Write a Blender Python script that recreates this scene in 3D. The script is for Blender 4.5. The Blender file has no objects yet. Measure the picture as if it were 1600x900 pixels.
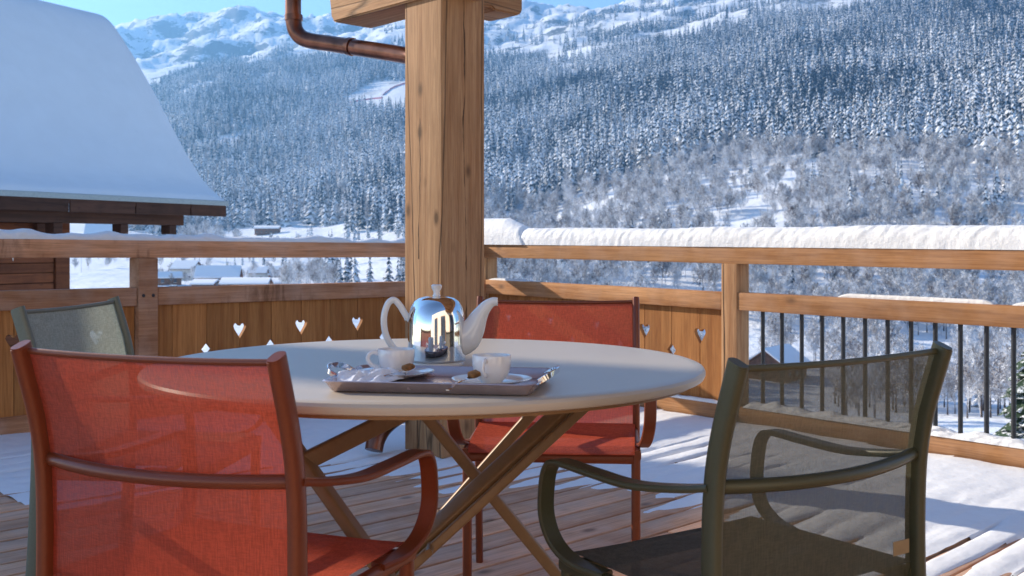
import bpy, bmesh, math, random
import numpy as np
from mathutils import Vector, Matrix, noise as mnoise

# ------------------------------------------------------------------ camera, world, sun, exposure
scene = bpy.context.scene
C = scene.collection
F, HC = 1650.0, 0.983                      # focal length in photo pixels (1600 wide), eye height above the deck
R = math.radians

cam_d = bpy.data.cameras.new('camera')
cam_d.sensor_width = 36.0
cam_d.lens = 36.0 * F / 1600.0
cam_d.shift_y = -(450 - 382) / 1600.0
cam_d.clip_start, cam_d.clip_end = 0.05, 20000
cam_d.dof.use_dof = True
cam_d.dof.focus_distance = 2.6
cam_d.dof.aperture_fstop = 11.0
cam = bpy.data.objects.new('camera', cam_d)
cam.location = (0, 0, HC)
cam.rotation_euler = (R(90), 0, 0)
C.objects.link(cam)
scene.camera = cam

SUN_H = Vector((-0.87, 0.49, 0)).normalized()   # horizontal direction towards the sun
SUN_EL = R(23)
world = bpy.data.worlds.new('World')
scene.world = world
world.use_nodes = True
wn = world.node_tree
bg = wn.nodes['Background']
sky = wn.nodes.new('ShaderNodeTexSky')
sky.sky_type = 'NISHITA'
sky.sun_disc = False
sky.sun_elevation = SUN_EL
sky.sun_rotation = math.atan2(SUN_H.x, SUN_H.y)
sky.altitude = 2200
sky.dust_density = 0.0
sky.ozone_density = 2.5
sky.air_density = 1.0
wn.links.new(sky.outputs[0], bg.inputs[0])
bg.inputs[1].default_value = 0.125

sun_d = bpy.data.lights.new('sun', 'SUN')
sun_d.energy = 5.0
sun_d.angle = R(0.5)
sun_d.color = (1.0, 0.88, 0.70)
sun = bpy.data.objects.new('sun', sun_d)
S3 = Vector((SUN_H.x * math.cos(SUN_EL), SUN_H.y * math.cos(SUN_EL), math.sin(SUN_EL)))
sun.rotation_euler = S3.to_track_quat('Z', 'Y').to_euler()
sun.location = (-20, 20, 30)
C.objects.link(sun)

scene.view_settings.view_transform = 'Standard'
scene.view_settings.look = 'None'
scene.view_settings.exposure = 1.17
scene.view_settings.gamma = 1.0
scene.render.engine = 'CYCLES'
scene.cycles.use_denoising = True
scene.cycles.max_bounces = 10
scene.cycles.transparent_max_bounces = 16
scene.cycles.volume_bounces = 0

random.seed(7)
rng = np.random.default_rng(11)

# ------------------------------------------------------------------ helpers
def zt(x):
    """The terrace falls slightly to the right (drainage)."""
    return -0.010 * x

def P(px, Y, z):
    """Point at depth Y seen in photo column px, height z over the deck plane."""
    return Vector(((px - 800) / F * Y, Y, z))

def tag(o, label, cat, group=None):
    o['label'] = label
    o['category'] = cat
    if group:
        o['group'] = group
    return o

def empty(name, loc, rz=0.0):
    o = bpy.data.objects.new(name, None)
    o.empty_display_size = 0.1
    o.location = loc
    o.rotation_euler = (0, 0, rz)
    C.objects.link(o)
    return o

def link_mesh(name, me, mat=None, parent=None):
    if mat is not None and not me.materials:
        for m in (mat if isinstance(mat, (list, tuple)) else [mat]):
            me.materials.append(m)
    o = bpy.data.objects.new(name, me)
    C.objects.link(o)
    if parent is not None:
        o.parent = parent
    return o

def mesh_py(name, verts, faces, smooth=False, mat_idx=None):
    me = bpy.data.meshes.new(name)
    me.from_pydata([tuple(v) for v in verts], [], faces)
    if smooth:
        me.polygons.foreach_set('use_smooth', [True] * len(me.polygons))
    if mat_idx is not None:
        me.polygons.foreach_set('material_index', mat_idx)
    me.update()
    return me

def bm_mesh(name, bm, smooth=False, angle=None):
    me = bpy.data.meshes.new(name)
    bmesh.ops.recalc_face_normals(bm, faces=bm.faces)
    bm.to_mesh(me)
    bm.free()
    if smooth:
        me.polygons.foreach_set('use_smooth', [True] * len(me.polygons))
        if angle is not None:
            me.set_sharp_from_angle(angle=angle)
    return me

def box_mesh(name, lx, ly, lz, bevel=0.004, seg=2, origin=(0, 0, 0), cuts=0, wob=0.0, seed=0):
    """Box of size lx,ly,lz whose min corner is at origin; optionally cut along x and made a little uneven."""
    bm = bmesh.new()
    n = cuts + 1
    rings = []
    for i in range(n + 1):
        x = lx * i / n
        w = [mnoise.noise(Vector((x * 1.3 + seed, k * 7.7, seed * 1.7))) * wob for k in range(2)]
        rings.append([bm.verts.new((origin[0] + x, origin[1] + yy + w[0], origin[2] + zz + w[1]))
                      for yy, zz in ((0, 0), (ly, 0), (ly, lz), (0, lz))])
    for a, b in zip(rings[:-1], rings[1:]):
        for k in range(4):
            bm.faces.new((a[k], a[(k + 1) % 4], b[(k + 1) % 4], b[k]))
    bm.faces.new(rings[0][::-1])
    bm.faces.new(rings[-1])
    bmesh.ops.recalc_face_normals(bm, faces=bm.faces)
    if bevel > 0:
        ed = [e for e in bm.edges if e.is_manifold and e.calc_face_angle(0) > 0.5]
        bmesh.ops.bevel(bm, geom=ed, offset=bevel, segments=seg, profile=0.6, affect='EDGES')
    return bm_mesh(name, bm, True, R(35))

def board(name, p0, p1, width, height, mat, parent=None, side=1, bevel=0.005, cuts=6, wob=0.0025, seed=None):
    """A squared timber from p0 to p1 (points on its lower inner edge); width goes to the left of travel when side=1."""
    p0, p1 = Vector(p0), Vector(p1)
    d = p1 - p0
    L = d.length
    x = d.normalized()
    y = Vector((0, 0, 1)).cross(x).normalized() * side
    z = x.cross(y) * side
    me = box_mesh(name, L, width, height, bevel, 2, cuts=cuts, wob=wob, seed=seed if seed is not None else random.random() * 50)
    o = link_mesh(name, me, mat)
    M = Matrix((x, y * side, z)).transposed().to_4x4()
    if side < 0:
        M = Matrix((x, y * -1, z)).transposed().to_4x4()
        for v in me.vertices:
            v.co.y -= width
    M.translation = p0
    if parent is not None:
        o.parent = parent
        o.matrix_parent_inverse = Matrix.Identity(4)
        o.matrix_local = parent.matrix_basis.inverted() @ M
    else:
        o.matrix_world = M
    return o

def catmull(pts, n=8, closed=False):
    pts = [Vector(p) for p in pts]
    out = []
    N = len(pts)
    rngs = range(N) if closed else range(N - 1)
    for i in rngs:
        p1, p2 = pts[i], pts[(i + 1) % N]
        p0 = pts[i - 1] if (closed or i > 0) else p1 * 2 - p2
        p3 = pts[(i + 2) % N] if (closed or i + 2 < N) else p2 * 2 - p1
        for k in range(n):
            t = k / n
            out.append(0.5 * ((2 * p1) + (p2 - p0) * t + (2 * p0 - 5 * p1 + 4 * p2 - p3) * t * t + (3 * p1 - p0 - 3 * p2 + p3) * t ** 3))
    if not closed:
        out.append(pts[-1])
    return out

def oval(a, b, n=12, p=1.0):
    """Section of half-axes a,b; p<1 gives a rounded rectangle."""
    o = []
    for i in range(n):
        t = 2 * math.pi * (i + 0.5) / n
        c, s = math.cos(t), math.sin(t)
        o.append((a * math.copysign(abs(c) ** p, c), b * math.copysign(abs(s) ** p, s)))
    return o

def sweep(name, path, section, up=(0, 0, 1), scale=None, caps=True, smooth=True, angle=50):
    """Sweep a closed 2D section along a path; section x is sideways (up x tangent), section y is along 'up'."""
    up = Vector(up)
    verts, faces = [], []
    n, m = len(path), len(section)
    last = None
    for i, p in enumerate(path):
        a = path[max(i - 1, 0)]
        b = path[min(i + 1, n - 1)]
        t = (Vector(b) - Vector(a)).normalized()
        s = up.cross(t)
        if s.length < 0.08:
            s = last if last is not None else Vector((1, 0, 0)).cross(t)
        s = (s - t * s.dot(t)).normalized()
        if last is not None and s.dot(last) < 0:
            s = -s
        last = s
        u = t.cross(s)
        k = scale[i] if scale else 1.0
        for (x, y) in section:
            verts.append(Vector(p) + s * x * k + u * y * k)
    for i in range(n - 1):
        for j in range(m):
            faces.append((i * m + j, i * m + (j + 1) % m, (i + 1) * m + (j + 1) % m, (i + 1) * m + j))
    if caps:
        faces.append(tuple(range(m))[::-1])
        faces.append(tuple((n - 1) * m + j for j in range(m)))
    me = mesh_py(name, verts, faces, smooth)
    bm = bmesh.new(); bm.from_mesh(me)
    bmesh.ops.recalc_face_normals(bm, faces=bm.faces)
    bm.to_mesh(me); bm.free()
    if smooth:
        me.polygons.foreach_set('use_smooth', [True] * len(me.polygons))
        me.set_sharp_from_angle(angle=R(angle))
    return me

def lathe(name, prof, n=48, angle=40, smooth=True):
    """Spin a profile of (r, z) about Z."""
    verts, faces = [], []
    m = len(prof)
    for i in range(n):
        t = 2 * math.pi * i / n
        for r, z in prof:
            verts.append((r * math.cos(t), r * math.sin(t), z))
    for i in range(n):
        for j in range(m - 1):
            faces.append((i * m + j, ((i + 1) % n) * m + j, ((i + 1) % n) * m + j + 1, i * m + j + 1))
    me = mesh_py(name, verts, faces)
    bm = bmesh.new(); bm.from_mesh(me)
    bmesh.ops.remove_doubles(bm, verts=bm.verts, dist=1e-6)
    bmesh.ops.recalc_face_normals(bm, faces=bm.faces)
    bm.to_mesh(me); bm.free()
    if smooth:
        me.polygons.foreach_set('use_smooth', [True] * len(me.polygons))
        me.set_sharp_from_angle(angle=R(angle))
    return me

def prism(name, poly, thick, bevel=0.0):
    """Extrude a 2D outline (x,z) by thick along +y."""
    bm = bmesh.new()
    a = [bm.verts.new((x, 0, z)) for x, z in poly]
    b = [bm.verts.new((x, thick, z)) for x, z in poly]
    n = len(poly)
    bm.faces.new(a)
    bm.faces.new(b[::-1])
    for i in range(n):
        bm.faces.new((a[i], b[i], b[(i + 1) % n], a[(i + 1) % n]))
    bmesh.ops.recalc_face_normals(bm, faces=bm.faces)
    return bm_mesh(name, bm)

# ------------------------------------------------------------------ materials
def new_mat(name):
    m = bpy.data.materials.new(name)
    m.use_nodes = True
    nt = m.node_tree
    return m, nt, nt.nodes['Principled BSDF']

def nd(nt, typ, **kw):
    n = nt.nodes.new(typ)
    for k, v in kw.items():
        if k.startswith('i_'):
            n.inputs[k[2:].replace('_', ' ')].default_value = v
        else:
            setattr(n, k, v)
    return n

def ramp(nt, stops, interp='LINEAR'):
    r = nt.nodes.new('ShaderNodeValToRGB')
    r.color_ramp.interpolation = interp
    els = r.color_ramp.elements
    while len(els) < len(stops):
        els.new(0.5)
    for e, (p, c) in zip(els, stops):
        e.position = p
        e.color = (*c, 1) if len(c) == 3 else c
    return r

def coords(nt, scale=(1, 1, 1), rand=True, src='Object'):
    tc = nt.nodes.new('ShaderNodeTexCoord')
    mp = nt.nodes.new('ShaderNodeMapping')
    mp.inputs['Scale'].default_value = scale
    nt.links.new(tc.outputs[src], mp.inputs['Vector'])
    if rand:
        oi = nt.nodes.new('ShaderNodeObjectInfo')
        mu = nd(nt, 'ShaderNodeMath', operation='MULTIPLY')
        mu.inputs[1].default_value = 37.0
        nt.links.new(oi.outputs['Random'], mu.inputs[0])
        cx = nt.nodes.new('ShaderNodeCombineXYZ')
        for k in range(3):
            nt.links.new(mu.outputs[0], cx.inputs[k])
        nt.links.new(cx.outputs[0], mp.inputs['Location'])
        return mp.outputs[0], oi.outputs['Random']
    return mp.outputs[0], None

def mixc(nt, a, b, fac, mode='MIX'):
    m = nt.nodes.new('ShaderNodeMix')
    m.data_type = 'RGBA'
    m.blend_type = mode
    for sock, v in ((m.inputs[0], fac), (m.inputs[6], a), (m.inputs[7], b)):
        if hasattr(v, 'is_linked'):
            nt.links.new(v, sock)
        elif isinstance(v, (int, float)):
            sock.default_value = v
        else:
            sock.default_value = (*v, 1)
    return m.outputs[2]

def bump(nt, bsdf, height, strength=0.3, dist=0.002):
    b = nt.nodes.new('ShaderNodeBump')
    b.inputs['Strength'].default_value = strength
    b.inputs['Distance'].default_value = dist
    nt.links.new(height, b.inputs['Height'])
    nt.links.new(b.outputs[0], bsdf.inputs['Normal'])
    return b

def wood_mat(name, light, dark, along=0, stain=0.3, weather=0.0, cracks=0.0, knots=0.7, rough=0.75, fine=1.0, drips=0.0):
    """Softwood: growth-ring streaks along one local axis, knots, water stains, drying cracks."""
    m, nt, b = new_mat(name)
    L = nt.links
    sc = [14 * fine, 14 * fine, 14 * fine]
    sc[along] = 0.55 * fine
    v, rnd = coords(nt, sc)
    warp = nd(nt, 'ShaderNodeTexNoise', i_Scale=0.9, i_Detail=2.0)
    L.new(v, warp.inputs['Vector'])
    wv = mixc(nt, v, warp.outputs['Color'], 0.55, 'ADD')
    n1 = nd(nt, 'ShaderNodeTexNoise', i_Scale=1.6, i_Detail=6.0, i_Roughness=0.62)
    L.new(wv, n1.inputs['Vector'])
    r1 = ramp(nt, [(0.30, dark), (0.5, tuple((a * 0.6 + c * 0.4) for a, c in zip(light, dark))), (0.68, light)])
    L.new(n1.outputs['Fac'], r1.inputs[0])
    n2 = nd(nt, 'ShaderNodeTexNoise', i_Scale=9.0, i_Detail=3.0, i_Roughness=0.7)
    L.new(wv, n2.inputs['Vector'])
    r2 = ramp(nt, [(0.35, (0.62, 0.58, 0.55)), (0.6, (1, 1, 1))])
    L.new(n2.outputs['Fac'], r2.inputs[0])
    col = mixc(nt, r1.outputs[0], r2.outputs[0], 0.75, 'MULTIPLY')
    # knots
    ksc = [3.2, 3.2, 3.2]
    ksc[along] = 1.7
    kv, _ = coords(nt, ksc)
    kn = nd(nt, 'ShaderNodeTexVoronoi', i_Scale=2.0)
    L.new(kv, kn.inputs['Vector'])
    kr = ramp(nt, [(0.06, (1, 1, 1)), (0.10, (0.5, 0.5, 0.5)), (0.16, (0, 0, 0))])
    L.new(kn.outputs['Distance'], kr.inputs[0])
    km = nd(nt, 'ShaderNodeMath', operation='MULTIPLY')
    km.inputs[1].default_value = knots
    L.new(kr.outputs[0], km.inputs[0])
    col = mixc(nt, col, tuple(x * 0.32 for x in dark), km.outputs[0])
    # per-piece tone
    hs = nt.nodes.new('ShaderNodeHueSaturation')
    mr = nd(nt, 'ShaderNodeMapRange')
    mr.inputs['To Min'].default_value, mr.inputs['To Max'].default_value = 0.78, 1.2
    L.new(rnd, mr.inputs[0])
    L.new(mr.outputs[0], hs.inputs['Value'])
    L.new(col, hs.inputs['Color'])
    col = hs.outputs[0]
    # stains / weathering in large patches
    sv, _ = coords(nt, (2.2, 2.2, 2.2))
    sn = nd(nt, 'ShaderNodeTexNoise', i_Scale=1.3, i_Detail=5.0, i_Roughness=0.6)
    L.new(sv, sn.inputs['Vector'])
    sr = ramp(nt, [(0.5, (0, 0, 0)), (0.66, (1, 1, 1))])
    L.new(sn.outputs['Fac'], sr.inputs[0])
    sm = nd(nt, 'ShaderNodeMath', operation='MULTIPLY')
    sm.inputs[1].default_value = stain
    L.new(sr.outputs[0], sm.inputs[0])
    col = mixc(nt, col, tuple(x * 0.45 for x in dark), sm.outputs[0])
    if weather > 0:
        wn_ = nd(nt, 'ShaderNodeTexNoise', i_Scale=3.0, i_Detail=4.0)
        L.new(sv, wn_.inputs['Vector'])
        wr = ramp(nt, [(0.42, (0, 0, 0)), (0.62, (1, 1, 1))])
        L.new(wn_.outputs['Fac'], wr.inputs[0])
        wm = nd(nt, 'ShaderNodeMath', operation='MULTIPLY')
        wm.inputs[1].default_value = weather
        L.new(wr.outputs[0], wm.inputs[0])
        col = mixc(nt, col, (0.56, 0.42, 0.345), wm.outputs[0])
    if drips > 0:
        dv, _ = coords(nt, (11.0, 2.0, 1.6))
        dn = nd(nt, 'ShaderNodeTexNoise', i_Scale=1.6, i_Detail=5.0, i_Roughness=0.65)
        L.new(dv, dn.inputs['Vector'])
        dr_ = ramp(nt, [(0.52, (0, 0, 0)), (0.60, (1, 1, 1))])
        L.new(dn.outputs['Fac'], dr_.inputs[0])
        dm = nd(nt, 'ShaderNodeMath', operation='MULTIPLY')
        L.new(dr_.outputs[0], dm.inputs[0]); L.new(sr.outputs[0], dm.inputs[1])
        dm2 = nd(nt, 'ShaderNodeMath', operation='MULTIPLY')
        L.new(dm.outputs[0], dm2.inputs[0]); dm2.inputs[1].default_value = drips
        col = mixc(nt, col, tuple(x * 0.4 for x in dark), dm2.outputs[0])
    h = n1.outputs['Fac']
    if cracks > 0:
        cs = [5.0, 5.0, 5.0]
        cs[along] = 0.35
        cv, _ = coords(nt, cs)
        cw = nd(nt, 'ShaderNodeTexNoise', i_Scale=2.5, i_Detail=4.0)
        L.new(cv, cw.inputs['Vector'])
        cvv = mixc(nt, cv, cw.outputs['Color'], 0.28, 'ADD')
        cn = nd(nt, 'ShaderNodeTexVoronoi', i_Scale=0.8, feature='DISTANCE_TO_EDGE')
        L.new(cvv, cn.inputs['Vector'])
        cr = ramp(nt, [(0.0, (1, 1, 1)), (0.018, (0, 0, 0))])
        L.new(cn.outputs['Distance'], cr.inputs[0])
        cm = nd(nt, 'ShaderNodeMath', operation='MULTIPLY')
        cm.inputs[1].default_value = cracks
        L.new(cr.outputs[0], cm.inputs[0])
        col = mixc(nt, col, (0.035, 0.018, 0.01), cm.outputs[0])
        sb = nd(nt, 'ShaderNodeMath', operation='SUBTRACT')
        L.new(h, sb.inputs[0])
        L.new(cm.outputs[0], sb.inputs[1])
        h = sb.outputs[0]
    L.new(col, b.inputs['Base Color'])
    b.inputs['Roughness'].default_value = rough
    b.inputs['Specular IOR Level'].default_value = 0.25
    bump(nt, b, h, 0.55, 0.004)
    return m

def plain(name, col, rough=0.5, metal=0.0, spec=0.4, nscale=40.0, namt=0.12, bmp=0.0, coat=0.0):
    """Painted / solid surface with slight tonal variation and fine relief."""
    m, nt, b = new_mat(name)
    v, rnd = coords(nt, (1, 1, 1))
    n = nd(nt, 'ShaderNodeTexNoise', i_Scale=nscale, i_Detail=4.0)
    nt.links.new(v, n.inputs['Vector'])
    r = ramp(nt, [(0.3, tuple(c * (1 - namt) for c in col)), (0.7, tuple(min(1, c * (1 + namt)) for c in col))])
    nt.links.new(n.outputs['Fac'], r.inputs[0])
    nt.links.new(r.outputs[0], b.inputs['Base Color'])
    rr = nd(nt, 'ShaderNodeMapRange')
    rr.inputs['To Min'].default_value, rr.inputs['To Max'].default_value = rough * 0.85, min(1, rough * 1.15)
    nt.links.new(n.outputs['Fac'], rr.inputs[0])
    nt.links.new(rr.outputs[0], b.inputs['Roughness'])
    b.inputs['Metallic'].default_value = metal
    b.inputs['Specular IOR Level'].default_value = spec
    if coat:
        b.inputs['Coat Weight'].default_value = coat
        b.inputs['Coat Roughness'].default_value = 0.1
    if bmp:
        bump(nt, b, n.outputs['Fac'], bmp, 0.001)
    return m

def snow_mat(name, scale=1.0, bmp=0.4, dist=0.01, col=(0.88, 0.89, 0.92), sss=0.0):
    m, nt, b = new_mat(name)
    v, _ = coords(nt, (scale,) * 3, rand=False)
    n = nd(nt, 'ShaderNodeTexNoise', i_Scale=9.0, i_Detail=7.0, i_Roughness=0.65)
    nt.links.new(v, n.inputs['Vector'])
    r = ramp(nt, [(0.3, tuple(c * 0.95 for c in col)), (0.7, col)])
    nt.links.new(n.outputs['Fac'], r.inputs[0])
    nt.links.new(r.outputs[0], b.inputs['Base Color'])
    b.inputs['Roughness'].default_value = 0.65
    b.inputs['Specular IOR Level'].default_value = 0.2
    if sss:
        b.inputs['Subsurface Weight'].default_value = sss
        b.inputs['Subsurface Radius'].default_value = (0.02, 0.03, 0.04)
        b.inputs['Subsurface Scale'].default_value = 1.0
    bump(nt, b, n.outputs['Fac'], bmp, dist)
    return m

def mesh_fabric(name, col, see=0.28, trans=0.45, thread=0.0036):
    """Open-weave outdoor sling: threads, with gaps between that let some view and light through."""
    m, nt, b = new_mat(name)
    L = nt.links
    out = nt.nodes['Material Output']
    v, _ = coords(nt, (1, 1, 1), rand=False)
    sep = nt.nodes.new('ShaderNodeSeparateXYZ')
    L.new(v, sep.inputs[0])
    n = nd(nt, 'ShaderNodeTexNoise', i_Scale=1.0, i_Detail=3.0, i_Roughness=0.7)
    nv, _ = coords(nt, (60, 60, 420), rand=False)
    L.new(nv, n.inputs['Vector'])
    n2 = nd(nt, 'ShaderNodeTexNoise', i_Scale=1.0, i_Detail=2.0)
    nv2, _ = coords(nt, (420, 300, 40), rand=False)
    L.new(nv2, n2.inputs['Vector'])
    av = nd(nt, 'ShaderNodeMath', operation='ADD')
    L.new(n.outputs['Fac'], av.inputs[0]); L.new(n2.outputs['Fac'], av.inputs[1])
    hr = nd(nt, 'ShaderNodeMapRange')
    hr.inputs['From Min'].default_value, hr.inputs['From Max'].default_value = 0.75, 1.25
    L.new(av.outputs[0], hr.inputs[0])
    cr = ramp(nt, [(0.15, tuple(c * 0.84 for c in col)), (0.85, tuple(min(1, c * 1.16) for c in col))])
    L.new(hr.outputs[0], cr.inputs[0])
    dif = nt.nodes.new('ShaderNodeBsdfDiffuse')
    L.new(cr.outputs[0], dif.inputs[0])
    tl = nt.nodes.new('ShaderNodeBsdfTranslucent')
    L.new(cr.outputs[0], tl.inputs[0])
    gl = nt.nodes.new('ShaderNodeBsdfGlossy')
    gl.inputs['Roughness'].default_value = 0.45
    gl.inputs['Color'].default_value = (0.5, 0.5, 0.5, 1)
    m1 = nd(nt, 'ShaderNodeMixShader'); m1.inputs[0].default_value = trans
    L.new(dif.outputs[0], m1.inputs[1]); L.new(tl.outputs[0], m1.inputs[2])
    m2 = nd(nt, 'ShaderNodeMixShader'); m2.inputs[0].default_value = 0.04
    L.new(m1.outputs[0], m2.inputs[1]); L.new(gl.outputs[0], m2.inputs[2])
    tr = nt.nodes.new('ShaderNodeBsdfTransparent')
    m3 = nd(nt, 'ShaderNodeMixShader')
    fr = nd(nt, 'ShaderNodeMapRange')
    fr.inputs['To Min'].default_value, fr.inputs['To Max'].default_value = see * 1.18, see * 0.82
    L.new(hr.outputs[0], fr.inputs[0])
    L.new(fr.outputs[0], m3.inputs[0])
    L.new(m2.outputs[0], m3.inputs[1]); L.new(tr.outputs[0], m3.inputs[2])
    L.new(m3.outputs[0], out.inputs['Surface'])
    bp = nt.nodes.new('ShaderNodeBump')
    bp.inputs['Strength'].default_value = 0.25
    bp.inputs['Distance'].default_value = 0.001
    L.new(hr.outputs[0], bp.inputs['Height'])
    for s in (dif, tl, gl):
        L.new(bp.outputs[0], s.inputs['Normal'])
    nt.nodes.remove(b)
    return m

def spruce_mat(name, cover=0.5, green=(0.022, 0.040, 0.030), scale=1.3):
    """Needles with snow lying on the upper sides of the boughs."""
    m, nt, b = new_mat(name)
    L = nt.links
    v, rnd = coords(nt, (1, 1, 1), rand=True)
    n = nd(nt, 'ShaderNodeTexNoise', i_Scale=scale * 9, i_Detail=4.0, i_Roughness=0.7)
    L.new(v, n.inputs['Vector'])
    ge = nt.nodes.new('ShaderNodeNewGeometry')
    se = nt.nodes.new('ShaderNodeSeparateXYZ')
    L.new(ge.outputs['True Normal'], se.inputs[0])
    # two-sided leaves: snow lies on the side that faces up
    bf = nd(nt, 'ShaderNodeMapRange')
    bf.inputs['To Min'].default_value, bf.inputs['To Max'].default_value = 1.0, -1.0
    L.new(ge.outputs['Backfacing'], bf.inputs[0])
    up = nd(nt, 'ShaderNodeMath', operation='MULTIPLY')
    L.new(se.outputs['Z'], up.inputs[0])
    up.inputs[1].default_value = 0.55
    ad = nd(nt, 'ShaderNodeMath', operation='ADD')
    L.new(up.outputs[0], ad.inputs[0]); L.new(n.outputs['Fac'], ad.inputs[1])
    pn = nd(nt, 'ShaderNodeTexNoise', i_Scale=0.006, i_Detail=3.0)
    L.new(ge.outputs['Position'], pn.inputs['Vector'])
    va = nd(nt, 'ShaderNodeMath', operation='MULTIPLY_ADD')
    L.new(rnd, va.inputs[0]); va.inputs[1].default_value = 0.22; L.new(ad.outputs[0], va.inputs[2])
    vb = nd(nt, 'ShaderNodeMath', operation='MULTIPLY_ADD')
    L.new(pn.outputs['Fac'], vb.inputs[0]); vb.inputs[1].default_value = 0.7; L.new(va.outputs[0], vb.inputs[2])
    vc = nd(nt, 'ShaderNodeMath', operation='SUBTRACT')
    L.new(vb.outputs[0], vc.inputs[0]); vc.inputs[1].default_value = 0.46
    ad = vc
    mr = nd(nt, 'ShaderNodeMapRange')
    mr.inputs['From Min'].default_value = 1.02 - cover * 0.7
    mr.inputs['From Max'].default_value = 1.14 - cover * 0.7
    L.new(ad.outputs[0], mr.inputs[0])
    n2 = nd(nt, 'ShaderNodeTexNoise', i_Scale=scale * 30, i_Detail=2.0)
    L.new(v, n2.inputs['Vector'])
    gr = ramp(nt, [(0.3, tuple(c * 0.6 for c in green)), (0.7, tuple(c * 1.6 for c in green))])
    L.new(n2.outputs['Fac'], gr.inputs[0])
    col = mixc(nt, gr.outputs[0], (0.86, 0.87, 0.9), mr.outputs[0])
    L.new(col, b.inputs['Base Color'])
    b.inputs['Roughness'].default_value = 0.8
    b.inputs['Specular IOR Level'].default_value = 0.15
    return m

def frost_mat(name, bark=(0.13, 0.095, 0.078), cover=0.5):
    m, nt, b = new_mat(name)
    L = nt.links
    v, rnd = coords(nt, (1, 1, 1), rand=True)
    n = nd(nt, 'ShaderNodeTexNoise', i_Scale=1.1, i_Detail=5.0, i_Roughness=0.75)
    L.new(v, n.inputs['Vector'])
    ge = nt.nodes.new('ShaderNodeNewGeometry')
    se = nt.nodes.new('ShaderNodeSeparateXYZ')
    L.new(ge.outputs['True Normal'], se.inputs[0])
    up = nd(nt, 'ShaderNodeMath', operation='MULTIPLY')
    L.new(se.outputs['Z'], up.inputs[0]); up.inputs[1].default_value = 0.22
    ad = nd(nt, 'ShaderNodeMath', operation='ADD')
    L.new(up.outputs[0], ad.inputs[0]); L.new(n.outputs['Fac'], ad.inputs[1])
    mr = nd(nt, 'ShaderNodeMapRange')
    mr.inputs['From Min'].default_value = 0.72 - cover * 0.55
    mr.inputs['From Max'].default_value = 0.98 - cover * 0.55
    L.new(ad.outputs[0], mr.inputs[0])
    col = mixc(nt, bark, (0.82, 0.83, 0.86), mr.outputs[0])
    L.new(col, b.inputs['Base Color'])
    b.inputs['Roughness'].default_value = 0.85
    b.inputs['Specular IOR Level'].default_value = 0.1
    return m

M = {}
M['rail'] = wood_mat('rail_wood', (0.57, 0.285, 0.122), (0.34, 0.140, 0.050), 0, stain=0.28, weather=0.12, knots=0.85)
M['rail_wet'] = wood_mat('rail_wood_stained', (0.62, 0.31, 0.165), (0.37, 0.16, 0.075), 0, stain=0.35, weather=0.2, knots=0.85, drips=0.8)
M['panel'] = wood_mat('panel_wood', (0.54, 0.235, 0.072), (0.34, 0.120, 0.030), 2, stain=0.12, knots=0.5)
M['post_main'] = wood_mat('corner_post_wood', (0.55, 0.31, 0.155), (0.34, 0.155, 0.065), 2, stain=0.15, cracks=0.8, knots=0.9)
M['post'] = wood_mat('post_wood', (0.55, 0.31, 0.155), (0.34, 0.155, 0.065), 2, stain=0.15, cracks=1.0, knots=0.85)
M['beam'] = wood_mat('beam_wood', (0.55, 0.31, 0.155), (0.34, 0.155, 0.065), 0, stain=0.15, cracks=0.7, knots=0.7)
M['deck'] = wood_mat('deck_wood', (0.78, 0.455, 0.285), (0.55, 0.28, 0.16), 0, stain=0.3, weather=0.35, knots=0.9)
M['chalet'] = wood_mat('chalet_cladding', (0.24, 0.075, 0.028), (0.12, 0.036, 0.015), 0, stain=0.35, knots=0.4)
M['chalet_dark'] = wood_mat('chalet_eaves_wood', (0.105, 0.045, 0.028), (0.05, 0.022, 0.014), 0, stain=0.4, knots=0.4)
M['snow'] = snow_mat('snow', 2.0, 0.35, 0.012, (0.82, 0.83, 0.86))
M['snow_rail'] = snow_mat('snow_on_rail', 3.0, 0.6, 0.012, (0.80, 0.80, 0.815))
M['snow_far'] = snow_mat('snow_far', 0.05, 0.6, 1.2)
M['snow_shade_tone'] = snow_mat('snow_on_roof', 0.3, 0.3, 0.05, (0.66, 0.70, 0.755))  # darker and bluer than the other snow: roof shade put into the colour
M['iron'] = plain('dark_iron', (0.028, 0.030, 0.036), 0.5, 0.2, 0.4, 60, 0.2)
M['zinc'] = plain('zinc_edge', (0.28, 0.32, 0.34), 0.45, 0.6)
M['copper'] = plain('aged_copper', (0.20, 0.080, 0.050), 0.30, 0.8, 0.5, 9.0, 0.45, 0.1)
M['red_frame'] = plain('rust_red_frame', (0.165, 0.038, 0.014), 0.36, 0.15, 0.45, 200, 0.06)
M['red_sling'] = mesh_fabric('coral_red_sling', (0.46, 0.072, 0.036), 0.09, 0.5)
M['green_frame'] = plain('olive_frame', (0.062, 0.060, 0.031), 0.38, 0.1, 0.45, 200, 0.06)
M['red_seat'] = mesh_fabric('coral_red_seat_sling', (0.48, 0.085, 0.045), 0.03, 0.35)
M['green_seat'] = mesh_fabric('olive_grey_seat_sling', (0.125, 0.122, 0.09), 0.03, 0.3)
M['sage_frame'] = plain('sage_frame', (0.125, 0.135, 0.105), 0.4, 0.1, 0.45, 200, 0.06)
M['green_sling'] = mesh_fabric('olive_grey_sling', (0.110, 0.103, 0.066), 0.16, 0.38)
M['sage_sling'] = mesh_fabric('sage_grey_sling', (0.27, 0.30, 0.265), 0.10, 0.35)
M['tabletop'] = plain('beige_lacquer', (0.47, 0.405, 0.335), 0.33, 0.0, 0.5, 3.0, 0.03)
M['table_leg'] = plain('ochre_lacquer', (0.25, 0.145, 0.070), 0.42, 0.05, 0.45, 80, 0.06)
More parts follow.
